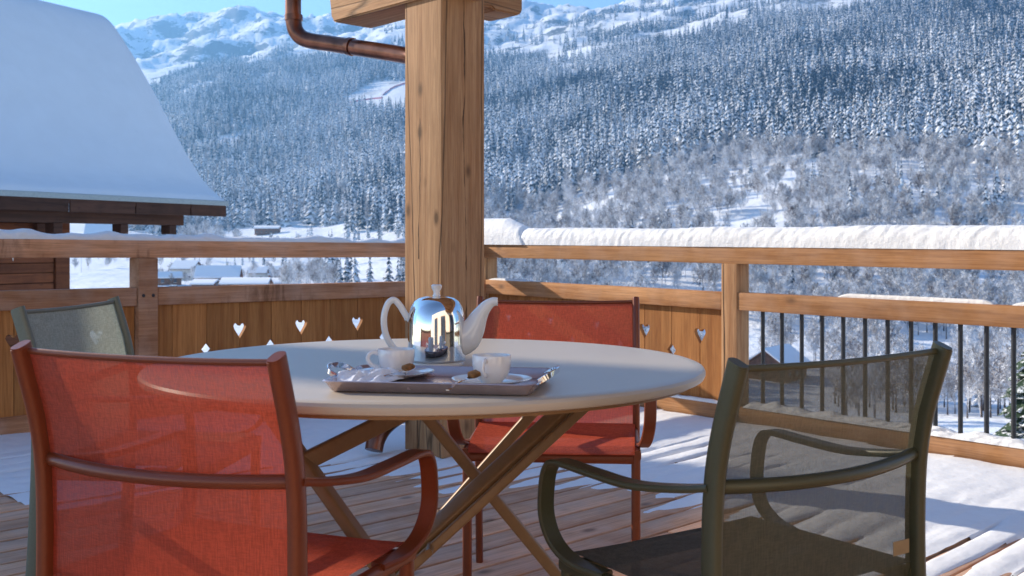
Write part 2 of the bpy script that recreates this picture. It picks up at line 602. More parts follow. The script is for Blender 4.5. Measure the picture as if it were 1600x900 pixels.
M['black'] = plain('black_plastic', (0.02, 0.02, 0.02), 0.5)
M['porcelain'] = plain('white_porcelain', (0.74, 0.70, 0.68), 0.12, 0, 0.5, 12, 0.015, 0, 0.6)
M['chrome'] = plain('polished_steel', (0.78, 0.78, 0.79), 0.045, 1.0, 0.5, 3.0, 0.01)
M['tray'] = plain('mauve_tray', (0.52, 0.42, 0.43), 0.26, 0.6, 0.5, 30, 0.1, 0, 0.3)
M['napkin'] = plain('white_linen', (0.74, 0.76, 0.82), 0.9, 0, 0.1, 180, 0.08, 0.4)
M['paper'] = plain('sachet_paper', (0.72, 0.70, 0.70), 0.35, 0.25, 0.5, 120, 0.2)
M['biscuit'] = plain('brown_reflection', (0.26, 0.11, 0.03), 0.6, 0, 0.3, 150, 0.4, 0.4)
M['patch'] = plain('leather_patch', (0.28, 0.19, 0.10), 0.7)
M['tree'] = spruce_mat('spruce_needles_hazed', 0.42, (0.012, 0.030, 0.050), 1.0)  # blue of haze and distant shade is put into the needle colour
M['tree_near'] = spruce_mat('spruce_needles_near', 0.12, (0.030, 0.052, 0.030), 3.0)
M['bark'] = plain('bark', (0.075, 0.052, 0.04), 0.9, 0, 0.1, 8, 0.4, 0.5)
M['frost'] = frost_mat('frosted_twigs', (0.13, 0.092, 0.075), 0.70)
M['plaster'] = plain('pale_plaster', (0.62, 0.58, 0.52), 0.9, 0, 0.1, 1.0, 0.08)
M['render'] = plain('cream_render', (0.72, 0.64, 0.53), 0.9, 0, 0.1, 3.0, 0.06)
M['timber_far'] = plain('far_timber', (0.22, 0.10, 0.05), 0.85, 0, 0.1, 1.2, 0.3)
M['glass_far'] = plain('window_glass', (0.05, 0.06, 0.08), 0.1, 0.0, 0.6, 1.0, 0.1)
M['car_red'] = plain('red_car_paint', (0.40, 0.03, 0.03), 0.3, 0.1, 0.5, 2.0, 0.05, 0, 0.5)
M['tyre'] = plain('tyre_rubber', (0.02, 0.02, 0.02), 0.8)
M['net'] = plain('pink_safety_net', (0.60, 0.16, 0.20), 0.8)
M['steel_far'] = plain('galvanised_steel', (0.5, 0.52, 0.55), 0.5, 0.4)

# ------------------------------------------------------------------ noise on arrays
def vnoise(x, y, seed=0):
    def h(ix, iy):
        a = (ix * 374761393 + iy * 668265263 + seed * 1442695041) & 0xffffffff
        a = ((a ^ (a >> 13)) * 1274126177) & 0xffffffff
        return ((a ^ (a >> 16)) & 0xffff) / 65535.0
    ix, iy = np.floor(x).astype(np.int64), np.floor(y).astype(np.int64)
    fx, fy = x - ix, y - iy
    fx, fy = fx * fx * (3 - 2 * fx), fy * fy * (3 - 2 * fy)
    return (h(ix, iy) * (1 - fx) + h(ix + 1, iy) * fx) * (1 - fy) + (h(ix, iy + 1) * (1 - fx) + h(ix + 1, iy + 1) * fx) * fy

def fbm(x, y, oct=5, seed=0, gain=0.5):
    s, a, t = 0.0, 1.0, 0.0
    for o in range(oct):
        s = s + a * (vnoise(x * 2 ** o, y * 2 ** o, seed + o * 17) - 0.5)
        t += a
        a *= gain
    return s / t * 2

exec_sections = []
# ------------------------------------------------------------------ terrain: valley, slopes and snow mountains
# for bearings (columns) and distances: the elevation angle of the ground in 1/1650 rad, as a height profile
COLS = np.array([-1500, -300, 100, 350, 500, 640, 760, 900, 1080, 1250, 1420, 1600, 2000, 3000], float)
DEP = np.array([9, 13, 20, 60, 120, 200, 260, 320, 400, 480, 560, 700, 900, 1150, 1500, 1900, 2400, 2900, 3400, 3800, 4600], float)
#            9    13   20   60   120  200  260  320  400  480  560  700  900 1150 1500 1900 2400 2900 3400 3800 4600
EL = np.array([
 [-420,-300,-330,-270,-160,-110, -85, -68, -52, -40, -30, -12,  20,  60, 130, 200, 260, 310, 340, 335, 200],   # -1500
 [-420,-300,-330,-270,-160,-110, -85, -68, -52, -40, -30, -12,  15,  50, 110, 165, 225, 280, 325, 330, 200],   # -300
 [-420,-300,-330,-270,-160,-112, -88, -70, -54, -42, -30, -10,  14,  48, 105, 165, 225, 270, 325, 335, 200],   # 100
 [-420,-300,-330,-270,-160,-115, -90, -72, -55, -42, -30,  -4,  30,  90, 185, 262, 276, 282, 345, 362, 210],   # 350
 [-420,-300,-330,-270,-170,-120, -95, -75, -56, -40, -26,   4,  45, 105, 200, 272, 300, 318, 345, 350, 200],   # 500
 [-420,-300,-330,-290,-200,-140,-105, -80, -55, -30,  -8,  30,  85, 150, 225, 285, 320, 348, 356, 345, 200],   # 640
 [-420,-300,-335,-310,-260,-190,-135, -95, -50, -12,  15,  60, 120, 185, 250, 295, 330, 352, 352, 335, 200],   # 760
 [-420,-300,-340,-330,-300,-240,-175,-120, -60, -10,  35,  90, 155, 215, 270, 312, 342, 358, 358, 335, 200],   # 900
 [-420,-300,-340,-330,-300,-250,-185,-120, -45,  15,  65, 120, 190, 250, 305, 345, 370, 384, 376, 345, 200],   # 1080
 [-420,-300,-340,-330,-300,-252,-185,-110, -30,  42,  95, 150, 220, 285, 340, 375, 395, 402, 390, 350, 200],   # 1250
 [-420,-300,-340,-330,-300,-255,-185,-105, -20,  60, 112, 170, 240, 305, 362, 395, 405, 402, 380, 350, 200],   # 1420
 [-420,-300,-340,-330,-300,-255,-185,-100, -15,  68, 122, 185, 258, 325, 382, 412, 420, 405, 380, 350, 200],   # 1600
 [-420,-300,-340,-330,-300,-250,-180, -90,   0,  85, 145, 215, 290, 355, 410, 435, 440, 420, 390, 350, 200],   # 2000
 [-420,-300,-340,-330,-300,-250,-170, -80,  15, 105, 170, 245, 320, 380, 430, 450, 450, 430, 400, 350, 200]],  # 3000
 float)

def smooth_interp(xq, xs, F):
    """Catmull-Rom style interpolation of the rows of F over xs."""
    i = np.clip(np.searchsorted(xs, xq) - 1, 0, len(xs) - 2)
    t = np.clip((xq - xs[i]) / (xs[i + 1] - xs[i]), 0, 1)
    t = t * t * (3 - 2 * t) * 0.5 + t * 0.5
    return i, t

LD = np.log(DEP)
def elev(px, D):
    px, D = np.asarray(px, float), np.asarray(D, float)
    i, t = smooth_interp(px, COLS, EL)
    ld = np.log(np.clip(D, DEP[0], DEP[-1]))
    j = np.clip(np.searchsorted(LD, ld) - 1, 0, len(LD) - 2)
    s = np.clip((ld - LD[j]) / (LD[j + 1] - LD[j]), 0, 1)
    return (EL[i, j] * (1 - s) + EL[i, j + 1] * s) * (1 - t) + (EL[i + 1, j] * (1 - s) + EL[i + 1, j + 1] * s) * t

def ground_z(px, D):
    px, D = np.asarray(px, float), np.asarray(D, float)
    X = (px - 800) / F * D
    e = elev(px, D)
    far = np.clip((D - 1500) / 1500, 0, 1)
    mid = np.clip((D - 150) / 500, 0, 1)
    rid = 1 - np.abs(fbm(X / 520.0, D / 520.0, 6, 5, 0.55)) * 2
    z = HC + e / F * D
    z = z + fbm(X / 260.0, D / 260.0, 5, 3) * (12 * mid + 22 * far)
    z = z + ((rid - 0.6) * 62 + fbm(X / 120.0, D / 160.0, 6, 15, 0.62) * 34 - np.abs(fbm(X / 70.0, D / 150.0, 5, 19, 0.6)) * 26) * far * np.clip((e - 240) / 60, 0, 1)
    gully = np.exp(-((X - 12 - 0.03 * (D - 500)) / 30.0) ** 2) * np.clip((D - 420) / 200, 0, 1) * np.clip((1500 - D) / 500, 0, 1)
    z = z - 10 * gully
    z = z + fbm(X / 90.0, D / 11.0, 3, 29) * 1.1 * np.clip((D - 150) / 150, 0, 1) * np.clip((1100 - D) / 500, 0, 1)
    z = z + fbm(X / 14.0, D / 14.0, 4, 9) * 0.5 * np.clip((D - 14) / 60, 0, 1)
    return z

def gp(px, D):
    return Vector(((px - 800) / F * D, D, float(ground_z(px, D))))

def make_terrain():
    cols = np.concatenate([np.linspace(-1500, -50, 40), np.linspace(-40, 1660, 340), np.linspace(1680, 3000, 40)])
    rows = np.concatenate([np.geomspace(9.0, 300, 60), np.geomspace(305, 4600, 210)])
    PX, DD = np.meshgrid(cols, rows)
    Z = ground_z(PX, DD)
    X = (PX - 800) / F * DD
    V = np.stack([X.ravel(), DD.ravel(), Z.ravel()], 1)
    nr, nc = PX.shape
    a = (np.arange(nr - 1)[:, None] * nc + np.arange(nc - 1)[None]).ravel()
    Fc = np.stack([a, a + 1, a + nc + 1, a + nc], 1)
    me = bpy.data.meshes.new('mountain_terrain')
    me.from_pydata(V.tolist(), [], Fc.tolist())
    me.polygons.foreach_set('use_smooth', [True] * len(me.polygons))
    me.update()
    m, nt, b = new_mat('mountain_snow')
    L = nt.links
    tc = nt.nodes.new('ShaderNodeTexCoord')
    n = nd(nt, 'ShaderNodeTexNoise', i_Scale=0.012, i_Detail=9.0, i_Roughness=0.68)
    L.new(tc.outputs['Object'], n.inputs['Vector'])
    n2 = nd(nt, 'ShaderNodeTexNoise', i_Scale=0.12, i_Detail=5.0, i_Roughness=0.7)
    L.new(tc.outputs['Object'], n2.inputs['Vector'])
    ge = nt.nodes.new('ShaderNodeNewGeometry')
    se = nt.nodes.new('ShaderNodeSeparateXYZ')
    L.new(ge.outputs['Normal'], se.inputs[0])
    sp = nt.nodes.new('ShaderNodeSeparateXYZ')
    L.new(ge.outputs['Position'], sp.inputs[0])
    # rocks and dwarf scrub break through on the steep high ground
    st = nd(nt, 'ShaderNodeMapRange'); st.inputs['From Min'].default_value = 0.93; st.inputs['From Max'].default_value = 0.72
    L.new(se.outputs['Z'], st.inputs[0])
    ad = nd(nt, 'ShaderNodeMath', operation='MULTIPLY_ADD')
    L.new(st.outputs[0], ad.inputs[0]); ad.inputs[1].default_value = 0.22; L.new(n.outputs['Fac'], ad.inputs[2])
    ad2 = nd(nt, 'ShaderNodeMath', operation='MULTIPLY_ADD')
    L.new(n2.outputs['Fac'], ad2.inputs[0]); ad2.inputs[1].default_value = 0.35; L.new(ad.outputs[0], ad2.inputs[2])
    rk = nd(nt, 'ShaderNodeMapRange'); rk.inputs['From Min'].default_value = 0.745; rk.inputs['From Max'].default_value = 0.80
    L.new(ad2.outputs[0], rk.inputs[0])
    hi = nd(nt, 'ShaderNodeMapRange'); hi.inputs['From Min'].default_value = 1500; hi.inputs['From Max'].default_value = 1900
    L.new(sp.outputs['Y'], hi.inputs[0])
    mu = nd(nt, 'ShaderNodeMath', operation='MULTIPLY')
    L.new(rk.outputs[0], mu.inputs[0]); L.new(hi.outputs[0], mu.inputs[1])
    col = mixc(nt, (0.80, 0.82, 0.86), (0.10, 0.105, 0.11), mu.outputs[0])
    L.new(col, b.inputs['Base Color'])
    b.inputs['Roughness'].default_value = 0.7
    b.inputs['Specular IOR Level'].default_value = 0.1
    bump(nt, b, n2.outputs['Fac'], 0.5, 3.0)
    o = link_mesh('mountain_terrain', me, m)
    o['kind'] = 'structure'
    # ground sheet under and behind the house
    g = mesh_py('ground', [(-60, -60, -3.2), (60, -60, -3.2), (60, 11, -3.2), (-60, 11, -3.2)], [(0, 1, 2, 3)])
    g = link_mesh('ground', g, M['snow'])
    g['kind'] = 'structure'
make_terrain()

# ------------------------------------------------------------------ trees
def spruce_mesh(name, seed, tiers=8, nb=9, h=1.0, r=0.2, segs=2, lowest=0.03):
    """A unit-height spruce crown: tiers of drooping boughs, each bough a ridged strip with ragged edges."""
    rd = random.Random(seed)
    V, Fc = [], []
    for i in range(tiers):
        f = i / (tiers - 1)
        z = h * (lowest + (0.97 - lowest) * f ** 0.92)
        rad = r * (1 - f) ** 0.85 + 0.012
        n = max(4, int(nb * (1 - 0.5 * f)))
        off = rd.random() * 6.28
        for k in range(n):
            a = off + 6.283 * (k + rd.uniform(-0.25, 0.25)) / n
            L = rad * rd.uniform(0.72, 1.2)
            zz = z + rd.uniform(-0.3, 0.3) * h / tiers
            droop = rd.uniform(0.35, 0.75) * L
            wd = L * rd.uniform(0.30, 0.48) + 0.004
            ca, sa = math.cos(a), math.sin(a)
            prev = None
            for s in range(segs + 1):
                t = s / segs
                rr = L * t
                zc = zz + 0.45 * h / tiers * (1 - t) - droop * t ** 1.4
                w = wd * (0.45 + 1.1 * t * (1.25 - t)) * (0.16 if s == segs else 1)
                side = (-sa * w, ca * w)
                base = len(V)
                dz = -0.5 * w * rd.uniform(0.7, 1.5)
                V += [(ca * rr + side[0], sa * rr + side[1], zc + dz), (ca * rr, sa * rr, zc),
                      (ca * rr - side[0], sa * rr - side[1], zc + dz)]
                if prev is not None:
                    Fc += [(prev, prev + 1, base + 1, base), (prev + 1, prev + 2, base + 2, base + 1)]
                prev = base
    # leader
    b = len(V)
    V += [(0.012, 0, 0.9 * h), (-0.006, 0.01, 0.9 * h), (-0.006, -0.01, 0.9 * h), (0, 0, 1.03 * h)]
    Fc += [(b, b + 1, b + 3), (b + 1, b + 2, b + 3), (b + 2, b, b + 3)]
    return mesh_py(name, V, Fc)

def trunk_mesh(name, h=0.9, r=0.018):
    path = [Vector((0, 0, -0.08)), Vector((0, 0, 0.25 * h)), Vector((0, 0, 0.6 * h)), Vector((0, 0, h))]
    return sweep(name, path, oval(r, r, 6), up=(0, 1, 0), scale=[1.15, 0.85, 0.5, 0.12])

def bare_mesh(name, seed, h=1.0, twig=1.0):
    """A unit-height leafless broadleaf crown: a leading stem, rising limbs and a haze of frosted twigs."""
    rd = random.Random(seed)
    V, Fc = [], []
    def seg(p, q, r0, r1, n=3):
        d = (q - p).normalized()
        s = d.cross(Vector((0.3, 0.7, 0.2))).normalized()
        u = d.cross(s)
        b = len(V)
        for (pt, r) in ((p, r0), (q, r1)):
            for k in range(n):
                a = 6.283 * k / n
                V.append(pt + s * math.cos(a) * r + u * math.sin(a) * r)
        for k in range(n):
            Fc.append((b + k, b + (k + 1) % n, b + n + (k + 1) % n, b + n + k))
    def twigs(p, d, L, n):
        for _ in range(int(n * twig)):
            dd = (d * 0.7 + Vector((rd.gauss(0, .7), rd.gauss(0, .7), rd.gauss(0.15, .55)))).normalized()
            q = p + dd * L * rd.uniform(0.5, 1.15)
            s = dd.cross(Vector((rd.random() - .5, rd.random() - .5, rd.random() - .5))).normalized()
            b = len(V)
            V.extend([p + s * 0.005, p - s * 0.005, q])
            Fc.append((b, b + 1, b + 2))
            for f in (0.35, 0.6, 0.85):
                m_ = p.lerp(q, f)
                e = m_ + (dd * 0.5 + s * rd.choice((-1, 1)) * rd.uniform(0.5, 1) + Vector((0, 0, rd.uniform(-0.2, 0.5)))).normalized() * L * rd.uniform(0.3, 0.6)
                b = len(V)
                V.extend([m_, m_ + dd * 0.012, e])
                Fc.append((b, b + 1, b + 2))
    def limb(p, d, L, r, lvl):
        pts = [p]
        dd = d
        for k in range(3):
            dd = (dd + Vector((rd.gauss(0, .14), rd.gauss(0, .14), 0.10))).normalized()
            pts.append(pts[-1] + dd * L / 3)
        for k in range(3):
            seg(pts[k], pts[k + 1], r * (1 - 0.28 * k), r * (1 - 0.28 * (k + 1)))
        if lvl == 0:
            for k in (1, 2, 3):
                twigs(pts[k], dd, L * 0.5, 5)
            for k in (1, 1, 2, 2):
                a = 6.283 * rd.random()
                d2 = (dd + Vector((math.cos(a), math.sin(a), 0.2)) * 0.75).normalized()
                limb(pts[k], d2, L * 0.55, r * 0.5, 1)
        else:
            for k in (1, 2, 3):
                twigs(pts[k], dd, L * 0.55, 3)
    top = Vector((rd.gauss(0, .05), rd.gauss(0, .05), h * 0.95))
    stem = [Vector((0, 0, -0.03)), Vector((rd.gauss(0, .015), rd.gauss(0, .015), 0.3 * h)), Vector((rd.gauss(0, .03), rd.gauss(0, .03), 0.62 * h)), top]
    for k in range(3):
        seg(stem[k], stem[k + 1], 0.014 * (1 - 0.3 * k), 0.014 * (0.7 - 0.3 * k))
    twigs(top, Vector((0, 0, 1)), 0.12 * h, 6)
    nl = 13
    for k in range(nl):
        f = 0.22 + 0.72 * k / nl
        zz = f * h
        i = 0 if f < 0.3 else (1 if f < 0.62 else 2)
        a0, a1 = stem[i], stem[i + 1]
        t = min(1, max(0, (zz - a0.z) / (a1.z - a0.z)))
        p = a0.lerp(a1, t)
        a = 2.4 * k + rd.uniform(-.4, .4)
        up = 0.55 + 0.9 * f
        d = Vector((math.cos(a), math.sin(a), up)).normalized()
        limb(p, d, h * (0.40 - 0.22 * abs(f - 0.42)) * rd.uniform(0.75, 1.1) * (1.05 - 0.55 * max(0, f - 0.5) * 2), 0.007, 0)
    return mesh_py(name, V, Fc)

def poly_in(px, py, poly):
    inside = np.zeros(len(px), bool)
    n = len(poly)
    for i in range(n):
        x1, y1 = poly[i]
        x2, y2 = poly[(i + 1) % n]
        c = ((y1 > py) != (y2 > py)) & (px < (x2 - x1) * (py - y1) / (y2 - y1 + 1e-9) + x1)
        inside ^= c
    return inside

def seg_dist(px, py, pts):
    d = np.full(len(px), 1e9)
    for (x1, y1), (x2, y2) in zip(pts[:-1], pts[1:]):
        L2 = (x2 - x1) ** 2 + (y2 - y1) ** 2
        t = np.clip(((px - x1) * (x2 - x1) + (py - y1) * (y2 - y1)) / L2, 0, 1)
        d = np.minimum(d, np.hypot(px - x1 - t * (x2 - x1), py - y1 - t * (y2 - y1)))
    return d

def scatter(n, D0, D1, px0, px1):
    """Random ground spots, even over the ground's area; returns bearing, depth, height and the apparent height y of the spot."""
    D = np.sqrt(rng.uniform(D0 ** 2, D1 ** 2, n))
    px = rng.uniform(px0, px1, n)
    z = ground_z(px, D)
    y = 382 - (z - HC) / D * F
    return px, D, z, y

def thin(px, D, cell):
    """Keep at most one spot per jittered cell so that crowns do not pile up."""
    X = (px - 800) / F * D
    key = np.floor(X / cell).astype(np.int64) * 100003 + np.floor(D / cell).astype(np.int64)
    _, idx = np.unique(key, return_index=True)
    return idx

def interp_line(px, pts):
    xs, ys = zip(*pts)
    return np.interp(px, xs, ys)

# upper edge of the spruce forest and its lower edge, by bearing
TOP = [(-1500, 120), (0, 150), (230, 150), (255, 128), (300, 110), (400, 92), (470, 86), (560, 92), (640, 100), (760, 92), (800, 88), (850, 92), (905, 112), (960, 82), (1010, 68),
       (1100, 55), (1200, 48), (1300, 25), (1400, 8), (1600, -40), (3000, -80)]
LOW = [(-1500, 330), (230, 340), (640, 345), (760, 322), (840, 312), (900, 290), (960, 256), (1100, 240), (1200, 240), (1300, 234), (1400, 238), (1600, 258), (3000, 260)]
CLEAR = [[(520, 158), (560, 142), (585, 126), (640, 128), (640, 176), (585, 172)], [(1200, 268), (1240, 258), (1305, 260), (1295, 296), (1215, 325), (1180, 322)],
         [(850, 342), (910, 312), (965, 290), (985, 305), (940, 340), (850, 350)], [(300, 225), (400, 205), (400, 213), (320, 232)]]
RUN = [(1090, 52), (1010, 66), (945, 76), (880, 88), (858, 96), (885, 112), (912, 124)]

TREES = []      # bearing, depth, height, scale, kind
def plan_forest():
    # spruce forest
    px, D, z, y = scatter(190000, 520, 2700, -250, 1850)
    k = thin(px, D, 8.6)
    px, D, z, y = px[k], D[k], z[k], y[k]
    X = (px - 800) / F * D
    top, low = interp_line(px, TOP), interp_line(px, LOW)
    jit = fbm(X / 90, D / 90, 4, 41)
    ok = (y > top + jit * 22) & (y < low + 14 + jit * 34)
    sparse = (y > top - 34) & (y <= top + jit * 22) & (fbm(X / 60, D / 60, 4, 55) > 0.18) & (rng.random(len(px)) < 0.6) & (px > 640)
    sparse |= (y > top - 95) & (y <= top - 20) & (px > 600) & (fbm(X / 50, D / 50, 4, 58) > 0.12) & (rng.random(len(px)) < 0.40)
    ok |= sparse
    dens = fbm(X / 45, D / 45, 4, 77)
    ok &= dens > -0.36 - 0.1 * rng.random(len(px))
    for c in CLEAR:
        ok &= ~poly_in(px, y, c)
    ok &= seg_dist(px, y, RUN) > 6
    ok &= (px > 200) | (y < 330)
    px, D, z, y = px[ok], D[ok], z[ok], y[ok]
    sc = (13 + 15 * rng.beta(2, 2.2, len(px))) * np.clip(1.12 - 0.22 * (D - 600) / 1800, 0.8, 1.15)
    low_mix = (px < 640) & (y > 190) & (rng.random(len(px)) < 0.20)
    kind = np.where(low_mix, 1, 0)
    sc = np.where(low_mix, sc * 0.62, sc)
    for a in zip(px, D, z, sc, kind):
        TREES.append(a)
    # bare frosted wood on the lower slope and in the ravine on the right
    px, D, z, y = scatter(110000, 150, 900, 640, 1900)
    k = np.concatenate([np.intersect1d(thin(px, D, 5.6), np.where(D < 330)[0]), np.intersect1d(thin(px, D, 8.4), np.where(D >= 330)[0])])
    px, D, z, y = px[k], D[k], z[k], y[k]
    X = (px - 800) / F * D
    low = interp_line(px, LOW)
    jit = fbm(X / 40, D / 40, 4, 91)
    ok = (y > low - 10 + jit * 22) & (y < 760)
    for c in CLEAR[1:3]:
        ok &= ~(poly_in(px, y, c) & (rng.random(len(px)) < 0.55))
    ok &= fbm(X / 26, D / 26, 3, 13) > -0.22
    ok &= ~((px < 770) & (y > 470))
    ok &= ~((px > 1130) & (px < 1300) & (y > 575) & (y < 690))
    px, D, z = px[ok], D[ok], z[ok]
    sc = rng.uniform(7.5, 12.5, len(px)) * np.where(D > 330, 1.2, 0.95)
    kind = np.where(rng.random(len(px)) < 0.03, 0, 1)
    sc = np.where(kind == 0, sc * 1.3, sc)
    for a in zip(px, D, z, sc, kind):
        TREES.append(a)
    # groups in the valley on the left
    for p0, p1, d0, d1, n, kk, h0, h1 in ((440, 530, 280, 400, 30, 1, 6, 9), (240, 470, 420, 640, 46, 1, 4, 8), (250, 460, 480, 700, 18, 0, 6, 11), (232, 312, 345, 470, 22, 1, 3, 5.5), (300, 460, 400, 520, 16, 1, 3, 6), (110, 330, 560, 720, 26, 1, 5, 9), (455, 640, 560, 640, 12, 1, 6, 9), (462, 640, 620, 700, 26, 0, 10, 15), (510, 640, 330, 400, 20, 0, 9, 15), (440, 540, 380, 430, 16, 1, 6, 9),
                                          (330, 470, 640, 720, 10, 1, 6, 10), (1330, 1480, 470, 520, 22, 0, 9, 14), (1480, 1600, 420, 500, 14, 0, 9, 14),
                                          (280, 380, 700, 800, 30, 1, 8, 13), (1250, 1330, 520, 560, 12, 0, 9, 14), (985, 1060, 430, 520, 8, 0, 9, 15)):
        for _ in range(n):
            a, d = random.uniform(p0, p1), random.uniform(d0, d1)
            TREES.append((a, d, float(ground_z(a, d)), random.uniform(h0, h1), kk))
plan_forest()

def make_forest():
    T = np.array(TREES)
    spr = [spruce_mesh('spruce_crown', 100 + i, (8, 7, 9, 10, 8, 7, 9, 11)[i], (9, 8, 10, 9, 11, 9, 8, 10)[i], 1.0, (0.17, 0.20, 0.15, 0.19, 0.215, 0.165, 0.235, 0.14)[i], 2, (0.03, 0.06, 0.10, 0.03, 0.02, 0.14, 0.03, 0.05)[i]) for i in range(8)]
    bar = [bare_mesh('bare_crown', 300 + i) for i in range(4)]
    tr = trunk_mesh('spruce_trunk')
    for me in spr: me.materials.append(M['tree'])
    for me in bar: me.materials.append(M['frost'])
    tr.materials.append(M['bark'])
    btr = trunk_mesh('bare_trunk', 0.45, 0.02)
    btr.materials.append(M['bark'])
    size = T[:, 3] / T[:, 1]
    inview = (T[:, 0] > -5) & (T[:, 0] < 1605)
    srcs = {0: [], 1: []}
    rest = []
    for kind, meshes, name, trunk, label, cat, grp in (
            (0, spr, 'spruce_tree', tr, 'snow laden spruce standing in the forest across the valley', 'spruce tree', 'snowy spruces across the valley'),
            (1, bar, 'bare_tree', btr, 'leafless frosted tree standing in the wood across the ravine', 'bare tree', 'frosted bare trees across the valley')):
        idx = np.where((T[:, 4] == kind) & inview)[0]
        idx = idx[np.argsort(-size[idx])][:300]
        for n, i in enumerate(idx):
            px, D, z, s, _ = T[i]
            o = link_mesh(name, meshes[n % len(meshes)])
            o.location = ((px - 800) / F * D, D, z - 0.02 * s)
            o.scale = (s * random.uniform(0.85, 1.2),) * 2 + (s,) if kind == 0 else (s * random.uniform(0.62, 0.95),) * 2 + (s,)
            o.rotation_euler = (0, 0, random.uniform(0, 6.28))
            tag(o, label, cat, grp)
            c = link_mesh('trunk', trunk)
            c.parent = o
            if n < len(meshes):
                srcs[kind].append(o)
        rest.append(np.setdiff1d(np.where(T[:, 4] == kind)[0], idx))
    for kind, ids, name in ((0, rest[0], 'spruce_forest'), (1, rest[1], 'bare_wood')):
        A = T[ids]
        me = bpy.data.meshes.new(name)
        me.from_pydata(np.stack([(A[:, 0] - 800) / F * A[:, 1], A[:, 1], A[:, 2] - 0.02 * A[:, 3]], 1).tolist(), [], [])
        at = me.attributes.new('size', 'FLOAT_VECTOR', 'POINT')
        w = rng.uniform(0.85, 1.2, len(A)) if kind == 0 else rng.uniform(0.62, 0.95, len(A))
        at.data.foreach_set('vector', np.stack([A[:, 3] * w, A[:, 3] * w, A[:, 3]], 1).ravel())
        at = me.attributes.new('turn', 'FLOAT_VECTOR', 'POINT')
        tv = np.zeros((len(A), 3)); tv[:, 2] = rng.uniform(0, 6.28, len(A))
        at.data.foreach_set('vector', tv.ravel())
        at = me.attributes.new('pick', 'INT', 'POINT')
        at.data.foreach_set('value', rng.integers(0, len(srcs[kind]), len(A)).astype(np.int32))
        o = link_mesh(name, me)
        o['kind'] = 'stuff'
        ng = bpy.data.node_groups.new(name, 'GeometryNodeTree')
        ng.interface.new_socket('Geometry', in_out='INPUT', socket_type='NodeSocketGeometry')
        ng.interface.new_socket('Geometry', in_out='OUTPUT', socket_type='NodeSocketGeometry')
        gi, go = ng.nodes.new('NodeGroupInput'), ng.nodes.new('NodeGroupOutput')
        iop = ng.nodes.new('GeometryNodeInstanceOnPoints')
        jn = ng.nodes.new('GeometryNodeJoinGeometry')
        for s in srcs[kind]:
            oi = ng.nodes.new('GeometryNodeObjectInfo')
            oi.transform_space = 'ORIGINAL'
            oi.inputs['Object'].default_value = s
            oi.inputs['As Instance'].default_value = True
            ng.links.new(oi.outputs['Geometry'], jn.inputs[0])
        def attr(nm, typ):
            n_ = ng.nodes.new('GeometryNodeInputNamedAttribute')
            n_.data_type = typ
            n_.inputs['Name'].default_value = nm
            return n_.outputs['Attribute']
        e2r = ng.nodes.new('FunctionNodeEulerToRotation')
        ng.links.new(attr('turn', 'FLOAT_VECTOR'), e2r.inputs[0])
        ng.links.new(gi.outputs[0], iop.inputs['Points'])
        ng.links.new(jn.outputs[0], iop.inputs['Instance'])
        iop.inputs['Pick Instance'].default_value = True
        ng.links.new(attr('pick', 'INT'), iop.inputs['Instance Index'])
        ng.links.new(e2r.outputs[0], iop.inputs['Rotation'])
        ng.links.new(attr('size', 'FLOAT_VECTOR'), iop.inputs['Scale'])
        ng.links.new(iop.outputs[0], go.inputs[0])
        md = o.modifiers.new('scatter', 'NODES')
        md.node_group = ng
    print('trees', len(T), 'spruce', int((T[:, 4] == 0).sum()), 'bare', int((T[:, 4] == 1).sum()))
make_forest()
# ------------------------------------------------------------------ terrace: deck, railings, post, beams
K = Vector((-0.20, 7.41, 0.0))                      # corner where the two railings meet
E2 = Vector((0.711, 0.703, 0)).normalized()         # along the left railing, towards the corner
E1 = Vector((-E2.y, E2.x, 0))                       # outward from the left railing
RD = Vector((0.663, -0.749, 0)).normalized()        # along the right railing, from the corner towards the viewer
RO = Vector((-RD.y, RD.x, 0))                       # outward from the right railing

def on_left(u, z, out=0.0):
    p = K - E2 * u + E1 * out
    return Vector((p.x, p.y, z + zt(p.x)))

def on_right(t, z, out=0.0):
    p = K + RD * t + RO * out
    return Vector((p.x, p.y, z + zt(p.x)))

